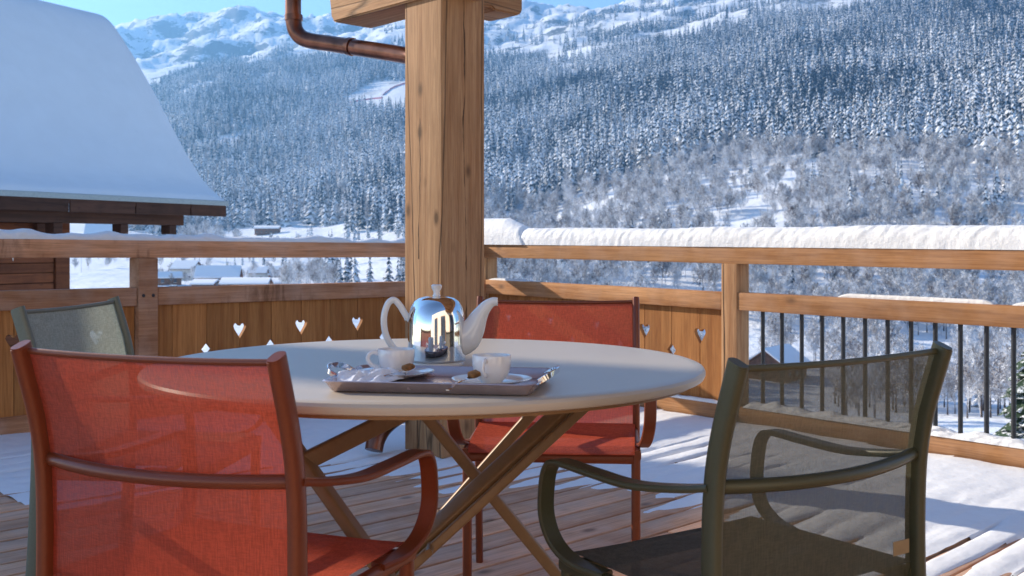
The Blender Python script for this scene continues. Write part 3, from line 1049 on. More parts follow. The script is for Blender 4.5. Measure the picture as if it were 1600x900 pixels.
def make_deck():
    pts = [on_left(6.5, -0.03, 0.12), on_left(-0.1, -0.03, 0.12), on_right(8.5, -0.03, 0.12), on_right(8.5, -0.03, 0.12) - E2 * 9.0]
    lo = [p - Vector((0, 0, 0.22)) for p in pts]
    me = mesh_py('deck', pts + lo, [(0, 3, 2, 1), (4, 5, 6, 7), (0, 1, 5, 4), (1, 2, 6, 5), (2, 3, 7, 6), (3, 0, 4, 7)])
    deck = link_mesh('deck', me, M['chalet_dark'])
    deck['kind'] = 'structure'
    w, gap = 0.127, 0.011
    k0 = K.dot(E2)
    v = -0.02
    row = 0
    while v > -7.6:
        va = v - (w - gap)
        q = K + E1 * va
        # right-hand end: where this row meets the right railing
        t = -va / abs(RD.dot(E1)) if abs(RD.dot(E1)) > 1e-6 else 0
        end = K + RD * t
        ue = end.dot(E2) - k0 + 0.05
        us = ue - (9.0 if row > 18 else 7.5)
        us = max(us, -6.2)
        cut = us + (ue - us) * random.uniform(0.3, 0.75)
        for a, b in ((us, cut - 0.003), (cut + 0.003, ue)):
            p0, p1 = q + E2 * a, q + E2 * b
            p0.z, p1.z = zt(p0.x) - 0.029, zt(p1.x) - 0.029
            board('plank', p0, p1, w - gap, 0.028, M['deck'], deck, bevel=0.004, cuts=7, wob=0.0028)
        v -= w
        row += 1
    # snow lying on the boards, thin and broken along the gaps towards its edge
    us = np.arange(-3.6, 5.3, 0.024); vs = np.arange(-5.6, 0.02, 0.0085)
    U, Vv = np.meshgrid(us, vs)
    Px = K.x + E2.x * U + E1.x * Vv
    Py = K.y + E2.y * U + E1.y * Vv
    dr = (Px - K.x) * RO.x + (Py - K.y) * RO.y           # signed distance to the right railing (negative inside)
    edge = np.maximum(Vv + np.interp(U, [-4.0, -3.3, -2.4, -1.9, -1.0], [1.0, 1.35, 1.9, 2.45, 2.75]), np.minimum(dr + 1.75, Vv + 5.6))
    n = fbm(Px * 1.5, Py * 1.5, 6, 21, 0.6)
    nl = fbm(U * 1.0, Vv * 8.0, 4, 33)                    # drifts drawn out along the boards
    e = edge + 0.42 * n + 0.34 * nl
    row = np.floor(-(Vv + 0.02) / w)
    ph = (-(Vv + 0.02) / w) % 1.0
    gd = np.abs(((ph + gap / w * 0.5 + 0.5) % 1.0) - 0.5) * w            # distance to the nearest board gap
    rr = vnoise(U * 1.7 + row * 7.3, row * 3.1, 61)
    th = 0.030 * e
    th = np.minimum(th, 0.026 + 0.010 * fbm(Px * 2.2, Py * 2.2, 4, 8))
    open_ = np.clip((rr - 0.30 - 0.42 * np.clip(e, 0, 2)) * 4.0, 0, 1)   # where the snow has sunk through a gap
    th = th - 0.034 * open_ * np.exp(-(gd / (0.008 + 0.006 * rr)) ** 2) - 0.006 * np.exp(-(gd / 0.03) ** 2) * np.clip(1.4 - e, 0, 1)
    th = th + (0.0018 * fbm(Px * 16, Py * 16, 3, 71) + 0.004 * fbm(Px * 5, Py * 5, 3, 77)) * np.clip(th / 0.01, 0, 1)
    th = np.where(dr > -0.005, -1, th)
    Z = zt(Px) + np.maximum(th, -0.010) - 0.001
    nr, nc = U.shape
    keep = (th > -0.010)
    a = (np.arange(nr - 1)[:, None] * nc + np.arange(nc - 1)[None]).ravel()
    kf = keep.ravel()
    ok = kf[a] & kf[a + 1] & kf[a + nc] & kf[a + nc + 1]
    a = a[ok]
    Fc = np.stack([a, a + 1, a + nc + 1, a + nc], 1)
    used, inv = np.unique(Fc.ravel(), return_inverse=True)
    Vt = np.stack([Px.ravel(), Py.ravel(), Z.ravel()], 1)[used]
    me = mesh_py('snow', Vt.tolist(), inv.reshape(-1, 4).tolist(), True)
    s = link_mesh('snow_on_deck', me, M['snow'])
    s['kind'] = 'stuff'
make_deck()

def half_heart(side):
    """Outline of half a heart, bottom to top, bulging to +x (side=1) or -x."""
    pts = [(0, -0.046), (0.018, -0.022), (0.034, 0.002), (0.041, 0.020), (0.036, 0.034), (0.022, 0.039), (0.009, 0.033), (0, 0.023)]
    return [(side * x, z) for x, z in pts]

def half_diamond(side):
    return [(0, -0.037), (side * 0.033, 0), (0, 0.037)]

def heart_plank(w, h, left, right, gap=0.004):
    """Plank outline from x=0 to w, z=0..h with half cut-outs on its edges: (shape, height) or None."""
    g = gap / 2
    poly = [(g, 0), (w - g, 0)]
    if right:
        sh, zc = right
        f = half_heart(-1) if sh == 'heart' else half_diamond(-1)
        poly += [(w + x, zc + z) if abs(x) > g else (w - g, zc + z) for x, z in f]
    poly += [(w - g, h), (g, h)]
    if left:
        sh, zc = left
        f = half_heart(1) if sh == 'heart' else half_diamond(1)
        poly += [(x, zc + z) if abs(x) > g else (g, zc + z) for x, z in f][::-1]
    return prism('plank', poly, 0.027)

Z_TOP, Z_MID, Z_BOT = (0.890, 0.985), (0.635, 0.732), (0.012, 0.110)
def snow_ridge(name, at, a, b, out0, out1, zbase, hfn, seed, mat, step=0.010, ny=22, fray=1.0):
    """A cap of snow lying along a rail: rounded section, rippled surface."""
    n = int((b - a) / step)
    V, Fc = [], []
    for i in range(n + 1):
        t = a + (b - a) * i / n
        h = hfn(t)
        endk = min(1.0, min(i, n - i) / 6.0) ** 0.5
        for j in range(ny + 1):
            s = j / ny
            ang = math.pi * (1 - s)
            prof = max(0.0, math.sin(ang)) ** 0.62
            o = out0 + (out1 - out0) * (0.5 - 0.5 * math.cos(math.pi * s))
            q = t * 15 + s * 9.0
            ph_ = t / 0.036 - s * 5.5 + 1.2 * mnoise.noise(Vector((t * 4, s * 2, seed)))
            rip = mnoise.noise(Vector((ph_, s * 5.0 + t * 1.3, seed))) * 1.25 * (1 if s < 0.5 else 0.5) + mnoise.noise(Vector((t * 31 + s * 6, s * 9, seed + 5))) * 0.5
            soft = mnoise.noise(Vector((t * 2.3, s * 1.5, seed + 3)))
            z = zbase - 0.004 + h * endk * prof * (1 + (0.035 * rip + 0.07 * soft) * fray)
            oo = o + (0.0042 * rip * fray + 0.006 * soft) * (0.3 + prof) * math.copysign(1, s - 0.5)
            V.append(at(t, z, oo))
    m = ny + 1
    for i in range(n):
        for j in range(ny):
            Fc.append((i * m + j, (i + 1) * m + j, (i + 1) * m + j + 1, i * m + j + 1))
    me = mesh_py(name, V, Fc, True)
    bm = bmesh.new(); bm.from_mesh(me); bmesh.ops.recalc_face_normals(bm, faces=bm.faces); bm.to_mesh(me); bm.free()
    me.polygons.foreach_set('use_smooth', [True] * len(me.polygons))
    o = link_mesh(name, me, mat)
    o['kind'] = 'stuff'
    return o

def make_railings():
    # ---- right railing
    r = empty('wooden_railing', (K.x, K.y, 0))
    tag(r, 'sunlit timber railing with black iron balusters and a thick snow cap', 'railing', 'terrace railings')
    TE = 8.2
    board('top_rail', on_right(-0.12, Z_TOP[0]), on_right(TE, Z_TOP[0]), 0.135, Z_TOP[1] - Z_TOP[0], M['rail'], r, cuts=14, wob=0.003)
    posts = (2.06, 5.9)
    board('middle_rail', on_right(0.02, Z_MID[0] + 0.004), on_right(2.055, Z_MID[0] - 0.002), 0.075, 0.097, M['rail'], r)
    board('middle_rail', on_right(2.165, Z_MID[0]), on_right(5.895, Z_MID[0]), 0.075, 0.097, M['rail'], r)
    board('middle_rail', on_right(6.005, Z_MID[0]), on_right(TE, Z_MID[0]), 0.075, 0.097, M['rail'], r)
    board('bottom_rail', on_right(0.02, Z_BOT[0]), on_right(2.055, Z_BOT[0]), 0.075, 0.098, M['rail'], r)
    board('bottom_rail', on_right(2.165, Z_BOT[0]), on_right(5.895, Z_BOT[0]), 0.075, 0.098, M['rail'], r)
    board('bottom_rail', on_right(6.005, Z_BOT[0]), on_right(TE, Z_BOT[0]), 0.075, 0.098, M['rail'], r)
    def vpost(at, t, dr, along, out0, w, d, z1, par, mat):
        p = at(t, 0.0, out0)
        me = box_mesh('post', w, d, z1 - 0.0, 0.006, 2, seed=random.random() * 9)
        o = link_mesh('post', me, mat)
        ang = math.atan2(along.y, along.x)
        o.rotation_euler = (0, 0, ang)
        o.location = p - par.location
        o.parent = par
        return o
    for t in posts:
        vpost(on_right, t, RD, RD, -0.006, 0.105, 0.115, Z_TOP[0] - 0.001, r, M['post'])
    vpost(on_right, -0.115, RD, RD, 0.004, 0.12, 0.12, Z_TOP[0] - 0.001, r, M['post'])
    # planks with hearts and diamonds cut on the joints
    w = 0.2085
    def planks(at, along, par, t0, t1, phase, flip, mat, last=99):
        # joints at phase + k*w; hearts where k is even
        k = math.floor((t0 - phase) / w)
        x = t0
        while x < t1 - 0.01:
            nx = min(t1, phase + (k + 1) * w)
            def cut(kk, xx):
                if abs(xx - (phase + kk * w)) > 1e-4 or xx > last:
                    return None
                return ('heart', 0.475 - 0.10) if kk % 2 == 0 else ('diamond', 0.375 - 0.10)
            L_, R_ = cut(k, x), cut(k + 1, nx)
            if flip:
                me = heart_plank(nx - x, 0.56, R_, L_)
            else:
                me = heart_plank(nx - x, 0.56, L_, R_)
            o = link_mesh('plank', me, mat)
            p = at(nx if flip else x, 0.10, 0.030)
            o.rotation_euler = (0, 0, math.atan2(along.y, along.x))
            o.location = p - par.location
            o.parent = par
            x = nx
            k += 1
    planks(on_right, RD, r, 0.02, 2.06, 1.467, False, M['panel'])
    bal = sweep('baluster', [Vector((0, 0, Z_BOT[1] - 0.02)), Vector((0, 0, Z_MID[0] + 0.02))], oval(0.011, 0.011, 10), up=(0, 1, 0))
    bal.materials.append(M['iron'])
    t = 3.637 - 0.121 * 12
    ts = []
    while t < TE - 0.1:
        if t > 2.2 and not 5.85 < t < 6.05:
            ts.append(t)
        t += 0.121
    for t in ts:
        o = link_mesh('baluster', bal, None, r)
        o.location = on_right(t, 0, 0.037) - r.location
    # ---- left railing
    l = empty('wooden_railing', (K.x, K.y, 0))
    tag(l, 'shaded timber railing with hearts cut in its plank panel, left of the post', 'railing', 'terrace railings')
    UE = 5.6
    board('top_rail', on_left(UE, Z_TOP[0] + 0.002), on_left(0.003, Z_TOP[0] + 0.002), 0.135, 0.093, M['rail_wet'], l, cuts=12, wob=0.003)
    seg = ((2.412, 0.02), (UE, 2.53))
    for a, b in seg:
        board('middle_rail', on_left(a, Z_MID[0]), on_left(b, Z_MID[0]), 0.075, 0.097, M['rail_wet'], l)
        board('bottom_rail', on_left(a, Z_BOT[0]), on_left(b, Z_BOT[0]), 0.075, 0.098, M['rail_wet'], l)
    vpost(on_left, 2.527, None, E2, -0.012, 0.11, 0.115, Z_TOP[0] + 0.001, l, M['rail_wet'])
    bolt = lathe('bolt', [(0, 0.004), (0.007, 0.0035), (0.009, 0.001), (0.009, -0.004), (0, -0.004)], 14)
    bolt.materials.append(M['iron'])
    for (u, z) in ((2.50, 0.690), (2.445, 0.690), (2.50, 0.06), (2.445, 0.06)):
        o = link_mesh('bolt', bolt, None, l)
        o.location = on_left(u, z, -0.0135) - l.location
        o.rotation_euler = (R(90), 0, math.atan2(E2.y, E2.x))
    planks(on_left, E2, l, 0.03, 2.42, 1.0645, True, M['panel'], 2.2)
    planks(on_left, E2, l, 2.53, UE, 1.0645, True, M['panel'])
    # ---- snow lying on the rails
    def h_right(t):
        base = 0.112 + 0.012 * mnoise.noise(Vector((t * 1.1, 3.3, 0)))
        return base
    snow_ridge('snow_on_rail', on_right, 0.34, TE, -0.004, 0.14, Z_TOP[1], h_right, 1.0, M['snow_rail'])
    snow_ridge('snow_on_rail', on_right, -0.16, 0.42, -0.015, 0.16, Z_TOP[1], lambda t: 0.185 - 0.35 * max(0, t - 0.2), 6.0, M['snow_rail'], fray=0.25)
    snow_ridge('snow_on_rail', on_right, 2.2, 5.8, -0.004, 0.078, Z_BOT[1], lambda t: 0.035 + 0.022 * mnoise.noise(Vector((t * 9, 0, 0))), 2.0, M['snow_rail'], fray=1.6)
    snow_ridge('snow_on_rail', on_right, 0.1, 2.05, -0.004, 0.03, Z_BOT[1], lambda t: 0.02 + 0.015 * mnoise.noise(Vector((t * 7, 0, 0))), 2.5, M['snow_rail'])
    snow_ridge('snow_on_rail', on_right, 2.75, 3.55, 0.042, 0.082, Z_MID[1], lambda t: 0.024, 3.0, M['snow_rail'], fray=0.3)
    snow_ridge('snow_on_rail', on_right, 3.62, 4.2, 0.042, 0.082, Z_MID[1], lambda t: 0.024, 3.5, M['snow_rail'], fray=0.3)
    snow_ridge('snow_on_rail', on_right, 0.02, 0.42, 0.004, 0.075, Z_MID[1], lambda t: 0.02, 3.7, M['snow_rail'], fray=0.3)
    snow_ridge('snow_on_rail', on_left, 0.3, UE, 0.02, 0.13, Z_TOP[1] - 0.002, lambda u: max(0.006, 0.033 + 0.022 * mnoise.noise(Vector((u * 2.6, 0, 2))) + 0.02 * mnoise.noise(Vector((u * 7, 0, 4))) + (0.014 if u > 2.3 else 0)), 4.0, M['snow_rail'], fray=1.2)
    # small icicles under the left top rail
    for k, (u, L_) in enumerate(((3.50, 0.018), (3.33, 0.032), (3.305, 0.05), (3.275, 0.03), (3.16, 0.016))):
        me = sweep('icicle', [Vector((0, 0, 0.004)), Vector((0, 0, -L_ * 0.5)), Vector((0.001, 0, -L_))], oval(0.004, 0.004, 6), up=(0, 1, 0), scale=[1, .7, .15])
        o = link_mesh('icicle', me, M['paper'])
        o.location = on_left(u, Z_TOP[0] + 0.002, 0.012)
        tag(o, 'small icicle hanging under the stained top rail at the left', 'icicle', 'icicles under the left rail')
make_railings()

# ---- heavy corner post with the beams it carries
PP = Vector((-0.317, 4.757, 0.0))
Q1 = Vector((-0.685, 0.728, 0)).normalized()
Q2 = Vector((Q1.y, -Q1.x, 0))
def crack_post(m):
    """One long wandering drying crack down the right-hand face and a shorter one on the left-hand face."""
    nt = m.node_tree
    L = nt.links
    b = nt.nodes['Principled BSDF']
    src = b.inputs['Base Color'].links[0].from_socket
    tc = nt.nodes.new('ShaderNodeTexCoord')
    sp = nt.nodes.new('ShaderNodeSeparateXYZ')
    L.new(tc.outputs['Object'], sp.inputs[0])
    def mth(op, a, b_):
        n = nd(nt, 'ShaderNodeMath', operation=op)
        for k, v in enumerate((a, b_)):
            if hasattr(v, 'is_linked'):
                L.new(v, n.inputs[k])
            else:
                n.inputs[k].default_value = v
        return n.outputs[0]
    tot = None
    for ax, other, x0, amp, z0, z1 in (('X', 'Y', 0.135, 0.055, 0.35, 2.2), ('Y', 'X', 0.16, 0.05, 0.9, 1.55)):
        cz = nt.nodes.new('ShaderNodeCombineXYZ')
        L.new(sp.outputs['Z'], cz.inputs[2])
        cz.inputs[0].default_value = x0 * 40
        na = nd(nt, 'ShaderNodeTexNoise', i_Scale=1.6, i_Detail=6.0, i_Roughness=0.55)
        L.new(cz.outputs[0], na.inputs['Vector'])
        nb = nd(nt, 'ShaderNodeTexNoise', i_Scale=7.0, i_Detail=3.0)
        L.new(cz.outputs[0], nb.inputs['Vector'])
        line = mth('ADD', mth('MULTIPLY', mth('SUBTRACT', na.outputs['Fac'], 0.5), amp * 1.6), x0)
        dist = mth('ABSOLUTE', mth('SUBTRACT', sp.outputs[ax], line), 0)
        wid = mth('MAXIMUM', mth('MULTIPLY', mth('SUBTRACT', nb.outputs['Fac'], 0.36), 0.016), 0.0004)
        inside = mth('LESS_THAN', dist, wid)
        face = mth('LESS_THAN', sp.outputs[other], 0.02)
        rng_ = mth('MULTIPLY', mth('GREATER_THAN', sp.outputs['Z'], z0), mth('LESS_THAN', sp.outputs['Z'], z1))
        v = mth('MULTIPLY', mth('MULTIPLY', inside, face), rng_)
        tot = v if tot is None else mth('MAXIMUM', tot, v)
    col = mixc(nt, src, (0.05, 0.022, 0.010), mth('MULTIPLY', tot, 0.9))
    L.new(col, b.inputs['Base Color'])

def make_post():
    me = box_mesh('timber_post', 0.262, 0.275, 2.16, 0.012, 3, cuts=0)
    crack_post(M['post_main'])
    o = link_mesh('timber_post', me, M['post_main'])
    o.location = PP + Vector((0, 0, zt(PP.x) + 0.012))
    o.rotation_euler = (0, 0, math.atan2(Q2.y, Q2.x))
    tag(o, 'thick squared timber post with drying cracks standing on the deck', 'post')
    # eaves beam along the right-hand side, running out past the post
    zb = 2.11
    a = PP - Q1 * 4.6 - Q2 * 0.02
    b = PP + Q1 * 0.86 - Q2 * 0.02
    L_ = (b - a).length
    bm = bmesh.new()
    prof = [(0, 0), (L_ - 0.16, 0), (L_ - 0.14, 0.012), (L_ - 0.05, 0.045), (L_ + 0.01, 0.075), (L_ + 0.01, 0.22), (0, 0.22)]
    prof = [(0, 0), (L_ - 0.02, 0), (L_ + 0.0, 0.03), (L_ + 0.035, 0.22), (0, 0.22)]
    f0 = [bm.verts.new((x, 0, z)) for x, z in prof]
    f1 = [bm.verts.new((x, -0.235, z)) for x, z in prof]
    bm.faces.new(f0); bm.faces.new(f1[::-1])
    for i in range(len(prof)):
        bm.faces.new((f0[i], f0[(i + 1) % len(prof)], f1[(i + 1) % len(prof)], f1[i]))
    bmesh.ops.recalc_face_normals(bm, faces=bm.faces)
    bmesh.ops.bevel(bm, geom=[e for e in bm.edges], offset=0.008, segments=2, affect='EDGES')
    me = bm_mesh('roof_beam', bm, True, R(35))
    o = link_mesh('roof_beam', me, M['beam'])
    o.location = a + Vector((0, 0, zb))
    o.rotation_euler = (0, 0, math.atan2((b - a).y, (b - a).x))
    tag(o, 'pale roof beam with an angled end jutting out left of the post top', 'beam', 'beams carried by the post')
    # second beam, running out to the right of the post
    a = PP + Q1 * 0.262 + Q2 * 0.258
    b = a + Q2 * 0.30
    L_ = (b - a).length
    prof = [(0, 0), (0.10, 0), (0.115, -0.012)] + [(L_ - 0.035 + 0.035 * math.sin(R(k)), -0.012 + 0.035 - 0.035 * math.cos(R(k))) for k in (0, 25, 50, 75, 90)] + [(L_, 0.2), (0, 0.2)]
    bm = bmesh.new()
    f0 = [bm.verts.new((x, 0, z)) for x, z in prof]
    f1 = [bm.verts.new((x, -0.21, z)) for x, z in prof]
    bm.faces.new(f0); bm.faces.new(f1[::-1])
    for i in range(len(prof)):
        bm.faces.new((f0[i], f0[(i + 1) % len(prof)], f1[(i + 1) % len(prof)], f1[i]))
    bmesh.ops.recalc_face_normals(bm, faces=bm.faces)
    bmesh.ops.bevel(bm, geom=[e for e in bm.edges], offset=0.008, segments=2, affect='EDGES')
    o = link_mesh('roof_beam', bm_mesh('roof_beam', bm, True, R(35)), M['beam'])
    o.location = a + Vector((0, 0, 2.115))
    o.rotation_euler = (0, 0, math.atan2((b - a).y, (b - a).x))
    tag(o, 'roof beam resting crosswise above the post, its end at the right', 'beam', 'beams carried by the post')
make_post()

def make_drainpipe():
    d = empty('drainpipe', (-0.44, 5.10, 0))
    tag(d, 'brown copper drainpipe bending in behind the timber post', 'drainpipe')
    r = 0.042
    top = [P(458, 5.6, 2.72), P(458, 5.6, 2.30), P(459, 5.6, 2.16), P(466, 5.59, 2.095), P(482, 5.57, 2.06), P(520, 5.49, 2.025), P(580, 5.33, 1.965), P(632, 5.2, 1.915), P(650, 5.14, 1.885), P(657, 5.12, 1.83), P(658, 5.12, 1.7)]
    low = [P(658, 5.12, 1.7), P(658, 5.12, 0.6), P(658, 5.12, 0.30), P(654, 5.10, 0.215), P(640, 5.03, 0.19), P(620, 4.95, 0.175), P(600, 4.88, 0.14), P(588, 4.83, 0.09), P(584, 4.81, 0.045)]
    o = link_mesh('pipe', sweep('pipe', catmull(top, 6), oval(r, r, 18), up=(0.3, 1, 0.1)), M['copper'], d)
    o.location = -d.location
    o = link_mesh('outlet', sweep('outlet', catmull(low, 6), oval(r, r, 18), up=(0.3, 1, 0.1)), M['copper'], d)
    o.location = -d.location
    for p, q in ((P(459, 5.6, 2.20), P(459, 5.6, 2.17)), (P(545, 5.42, 2.000), P(551, 5.405, 1.994)), (P(658, 5.12, 0.42), P(658, 5.12, 0.385))):
        o = link_mesh('collar', sweep('collar', [p, q], oval(r * 1.12, r * 1.12, 18), up=(0.3, 1, 0.1)), M['copper'], d)
        o.location = -d.location
make_drainpipe()
def make_house_behind():
    """The house the terrace belongs to, behind the viewer, and its roof over the dry part of the deck."""
    h = empty('terrace_house', PP - Q1 * 6.3 - Q2 * 3.0)
    h.rotation_euler = (0, 0, math.atan2(Q2.y, Q2.x))
    tag(h, 'cream rendered house front with glazed doors behind the terrace', 'house')
    link_mesh('wall', box_mesh('wall', 10.0, 0.3, 3.9, 0.01, 1, origin=(-5.5, -0.3, -0.3)), M['render'], h)
    for x in (-3.2, -0.4, 2.4):
        f = link_mesh('window', box_mesh('window', 1.5, 0.08, 2.1, 0.01, 1, origin=(0, 0.0, 0.02)), M['beam'], h)
        f.location = (x, 0, 0)
        g = link_mesh('pane', box_mesh('pane', 1.28, 0.04, 1.88, 0.004, 1, origin=(0.11, 0.06, 0.13)), M['glass_far'], f)
    r = empty('terrace_roof', PP + Vector((0, 0, 2.56)))
    r.rotation_euler = (0, 0, math.atan2(Q2.y, Q2.x))
    tag(r, 'boarded timber roof over the dry part of the terrace', 'roof')
    # local x along Q2 (out to the right), local y along Q1 (out past the post)
    def slope(x):
        return 0.30 * (0.55 - x)
    V = []
    for (x, y) in ((0.55, 0.62), (-1.5, 0.62), (-1.5, -6.6), (0.55, -6.6)):
        V.append((x, y, slope(x) - 0.02))
    V += [(x, y, z + 0.10) for x, y, z in V]
    link_mesh('soffit', mesh_py('soffit', V, [(0, 3, 2, 1), (4, 5, 6, 7), (0, 1, 5, 4), (1, 2, 6, 5), (2, 3, 7, 6), (3, 0, 4, 7)]), M['beam'], r)
    for k in range(8):
        y = 0.30 - k * 0.9
        n = 2
        a, b = (0.50, y), (-1.4, y)
        V = []
        for x in (0.50, -1.4):
            for (dy, dz) in ((0, 0), (0.10, 0), (0.10, -0.16), (0, -0.16)):
                V.append((x, y + dy, slope(x) - 0.023 + dz))
        link_mesh('rafter', mesh_py('rafter', V, [(0, 1, 2, 3), (4, 7, 6, 5), (0, 4, 5, 1), (1, 5, 6, 2), (2, 6, 7, 3), (3, 7, 4, 0)]), M['beam'], r)
make_house_behind()
#--SECTION-FURNITURE--
# ------------------------------------------------------------------ armchairs
WB, WF, ZTOP, YTOP, ZA, AO, YF, ZS = 0.241, 0.228, 0.813, -0.053, 0.627, 0.265, 0.385, 0.430
BACK = [(-0.030, 0.0), (-0.012, 0.2), (-0.002, 0.40), (0.0, 0.52), (-0.004, 0.62), (-0.018, 0.70), (-0.053, ZTOP)]

def back_y(z):
    ys, zs = zip(*BACK)
    return float(np.interp(z, zs, ys))

def make_chair(frame, sling, label, seat=None):
    t = empty('armchair', (0, 0, 0))
    tag(t, label, 'armchair', 'armchairs round the table')
    sec = oval(0.011, 0.0175, 14, 0.7)
    for s in (-1, 1):
        path = catmull([Vector((s * WB, y, z)) for y, z in BACK], 5)
        link_mesh('back_leg', sweep('back_leg', path, sec, up=(0, 1, 0)), frame, t)
        cap = sweep('end_cap', [Vector((s * WB, YTOP + 0.001, ZTOP - 0.001)), Vector((s * WB, YTOP - 0.001, ZTOP + 0.004))], oval(0.0105, 0.017, 14, 0.7), up=(0, 1, 0))
        link_mesh('end_cap', cap, frame, t)
        arm = catmull([Vector((s * x, y, z)) for x, y, z in (
            (WB - 0.002, 0.0, ZA), (WB + 0.006, 0.06, ZA - 0.012), (WB + 0.016, 0.16, ZA - 0.024), (AO - 0.004, 0.26, ZA - 0.022), (AO, 0.348, ZA - 0.019),
            (AO + 0.001, 0.377, ZA - 0.034), (AO + 0.001, 0.389, ZA - 0.075), (AO - 0.001, 0.390, ZA - 0.125), (AO - 0.008, 0.370, ZA - 0.168),
            (WF + 0.020, 0.325, ZA - 0.192), (WF + 0.004, 0.26, ZA - 0.199))], 6)
        # flat strap: wide across, thin through
        secs = []
        n = len(arm)
        me = sweep_strap('armrest', arm, 0.0165, 0.0055, Vector((s, 0.0, 0.0)))
        link_mesh('armrest', me, frame, t)
        leg = sweep('front_leg', [Vector((s * WF, YF - 0.012, 0)), Vector((s * WF, YF - 0.012, ZS - 0.02)), Vector((s * WF, YF - 0.014, ZS - 0.004))], oval(0.0125, 0.0125, 12, 0.6), up=(0, 1, 0))
        link_mesh('front_leg', leg, frame, t)
        rail = sweep('seat_rail', [Vector((s * (WB - 0.006), 0.0, ZS - 0.014)), Vector((s * (WF + 0.004), YF, ZS - 0.012))], oval(0.010, 0.014, 12, 0.7))
        link_mesh('seat_rail', rail, frame, t)
    bar = catmull([Vector((x * WB, -0.045 * (1 - x * x) + 0.002, ZA - 0.004 * (1 - x * x))) for x in np.linspace(-1, 1, 9)], 3)
    link_mesh('crossbar', sweep('crossbar', bar, oval(0.011, 0.011, 12)), frame, t)
    for y, z in ((YF - 0.006, ZS - 0.022), (0.012, ZS - 0.022)):
        o = sweep('seat_bar', [Vector((-WF + 0.008, y, z)), Vector((WF - 0.008, y, z))], oval(0.010, 0.013, 12, 0.7))
        link_mesh('seat_bar', o, frame, t)
    # back sling, slightly hollow, wrapped round the uprights
    V, Fc = [], []
    nx, nz = 20, 26
    for j in range(nz + 1):
        z = 0.415 + (ZTOP - 0.006 - 0.415) * j / nz
        for i in range(nx + 1):
            x = -1 + 2 * i / nx
            hol = -0.018 * (1 - x * x) * math.sin(math.pi * min(1, (z - 0.41) / 0.40) * 0.85 + 0.25)
            dip = -0.004 * (1 - x * x) if j == nz else 0
            V.append((x * (WB - 0.010), back_y(z) + hol + 0.004, z + dip))
    for j in range(nz):
        for i in range(nx):
            a = j * (nx + 1) + i
            Fc.append((a, a + 1, a + nx + 2, a + nx + 1))
    link_mesh('back_sling', mesh_py('back_sling', V, Fc, True), sling, t)
    top = [Vector(V[nz * (nx + 1) + i]) for i in range(nx + 1)]
    link_mesh('back_hem', sweep('back_hem', top, oval(0.0045, 0.0055, 8), up=(0, 0, 1)), frame, t)
    # seat sling
    V, Fc = [], []
    ny = 16
    for j in range(ny + 1):
        f = j / ny
        y = 0.0 + (YF + 0.008) * f
        for i in range(nx + 1):
            x = -1 + 2 * i / nx
            wdt = WB + (WF - WB) * f - 0.004
            z = ZS + 0.010 - 0.009 * (1 - x ** 4) * math.sin(math.pi * min(f, 0.97)) ** 0.7
            if j == ny:
                z -= 0.018
            V.append((x * wdt, y, z))
    for j in range(ny):
        for i in range(nx):
            a = j * (nx + 1) + i
            Fc.append((a, a + 1, a + nx + 2, a + nx + 1))
    link_mesh('seat_sling', mesh_py('seat_sling', V, Fc, True), seat or sling, t)
    return t

def sweep_strap(name, path, hw, ht, side0):
    """Flat strap whose wide axis stays close to side0."""
    V, Fc = [], []
    n = len(path)
    sec = [(-1, -0.4), (-0.86, -1), (0.86, -1), (1, -0.4), (1, 0.4), (0.86, 1), (-0.86, 1), (-1, 0.4)]
    m = len(sec)
    for i, p in enumerate(path):
        t = (path[min(i + 1, n - 1)] - path[max(i - 1, 0)]).normalized()
        s = (side0 - t * side0.dot(t)).normalized()
        u = t.cross(s)
        for x, y in sec:
            V.append(p + s * x * hw + u * y * ht)
    for i in range(n - 1):
        for j in range(m):
            Fc.append((i * m + j, i * m + (j + 1) % m, (i + 1) * m + (j + 1) % m, (i + 1) * m + j))
    Fc.append(tuple(range(m))[::-1]); Fc.append(tuple((n - 1) * m + j for j in range(m)))
    me = mesh_py(name, V, Fc, True)
    bm = bmesh.new(); bm.from_mesh(me); bmesh.ops.recalc_face_normals(bm, faces=bm.faces); bm.to_mesh(me); bm.free()
    me.polygons.foreach_set('use_smooth', [True] * len(me.polygons))
    me.set_sharp_from_angle(angle=R(40))
    return me

def copy_thing(o, label, mats=None):
    c = o.copy(); C.objects.link(c)
    c['label'] = label
    for ch in list(o.children):
        d = ch.copy()
        if mats and ch.data.materials[0] in mats:
            d.data = ch.data.copy()
            d.data.materials[0] = mats[ch.data.materials[0]]
        C.objects.link(d); d.parent = c
    return c

def place(o, x, y, th):
    o.location = (x, y, zt(x) + 0.001)
    o.rotation_euler = (0, 0, th)

chair_a = make_chair(M['red_frame'], M['red_sling'], 'rust red armchair with coral mesh back, seen from behind in the left foreground', M['red_seat'])
place(chair_a, -0.540, 1.645, -0.379)
chair_c = copy_thing(chair_a, 'rust red armchair facing us beyond the table, beside the timber post')
place(chair_c, 0.137, 3.225, 3.057)
chair_b = make_chair(M['green_frame'], M['green_sling'], 'dark olive armchair with see-through grey mesh back in the right foreground', M['green_seat'])
place(chair_b, 0.497, 1.696, 0.583)
pt = link_mesh('maker_patch', box_mesh('maker_patch', 0.042, 0.0012, 0.024, 0.0004, 1), M['patch'], chair_b)
pt.location = (0.165, back_y(0.475) - 0.012, 0.462)
chair_d = copy_thing(chair_a, 'sage grey armchair at the left, half hidden behind the rust red one', {M['red_frame']: M['sage_frame'], M['red_sling']: M['sage_sling'], M['red_seat']: M['sage_sling']})
place(chair_d, -1.117, 2.787, -1.673)

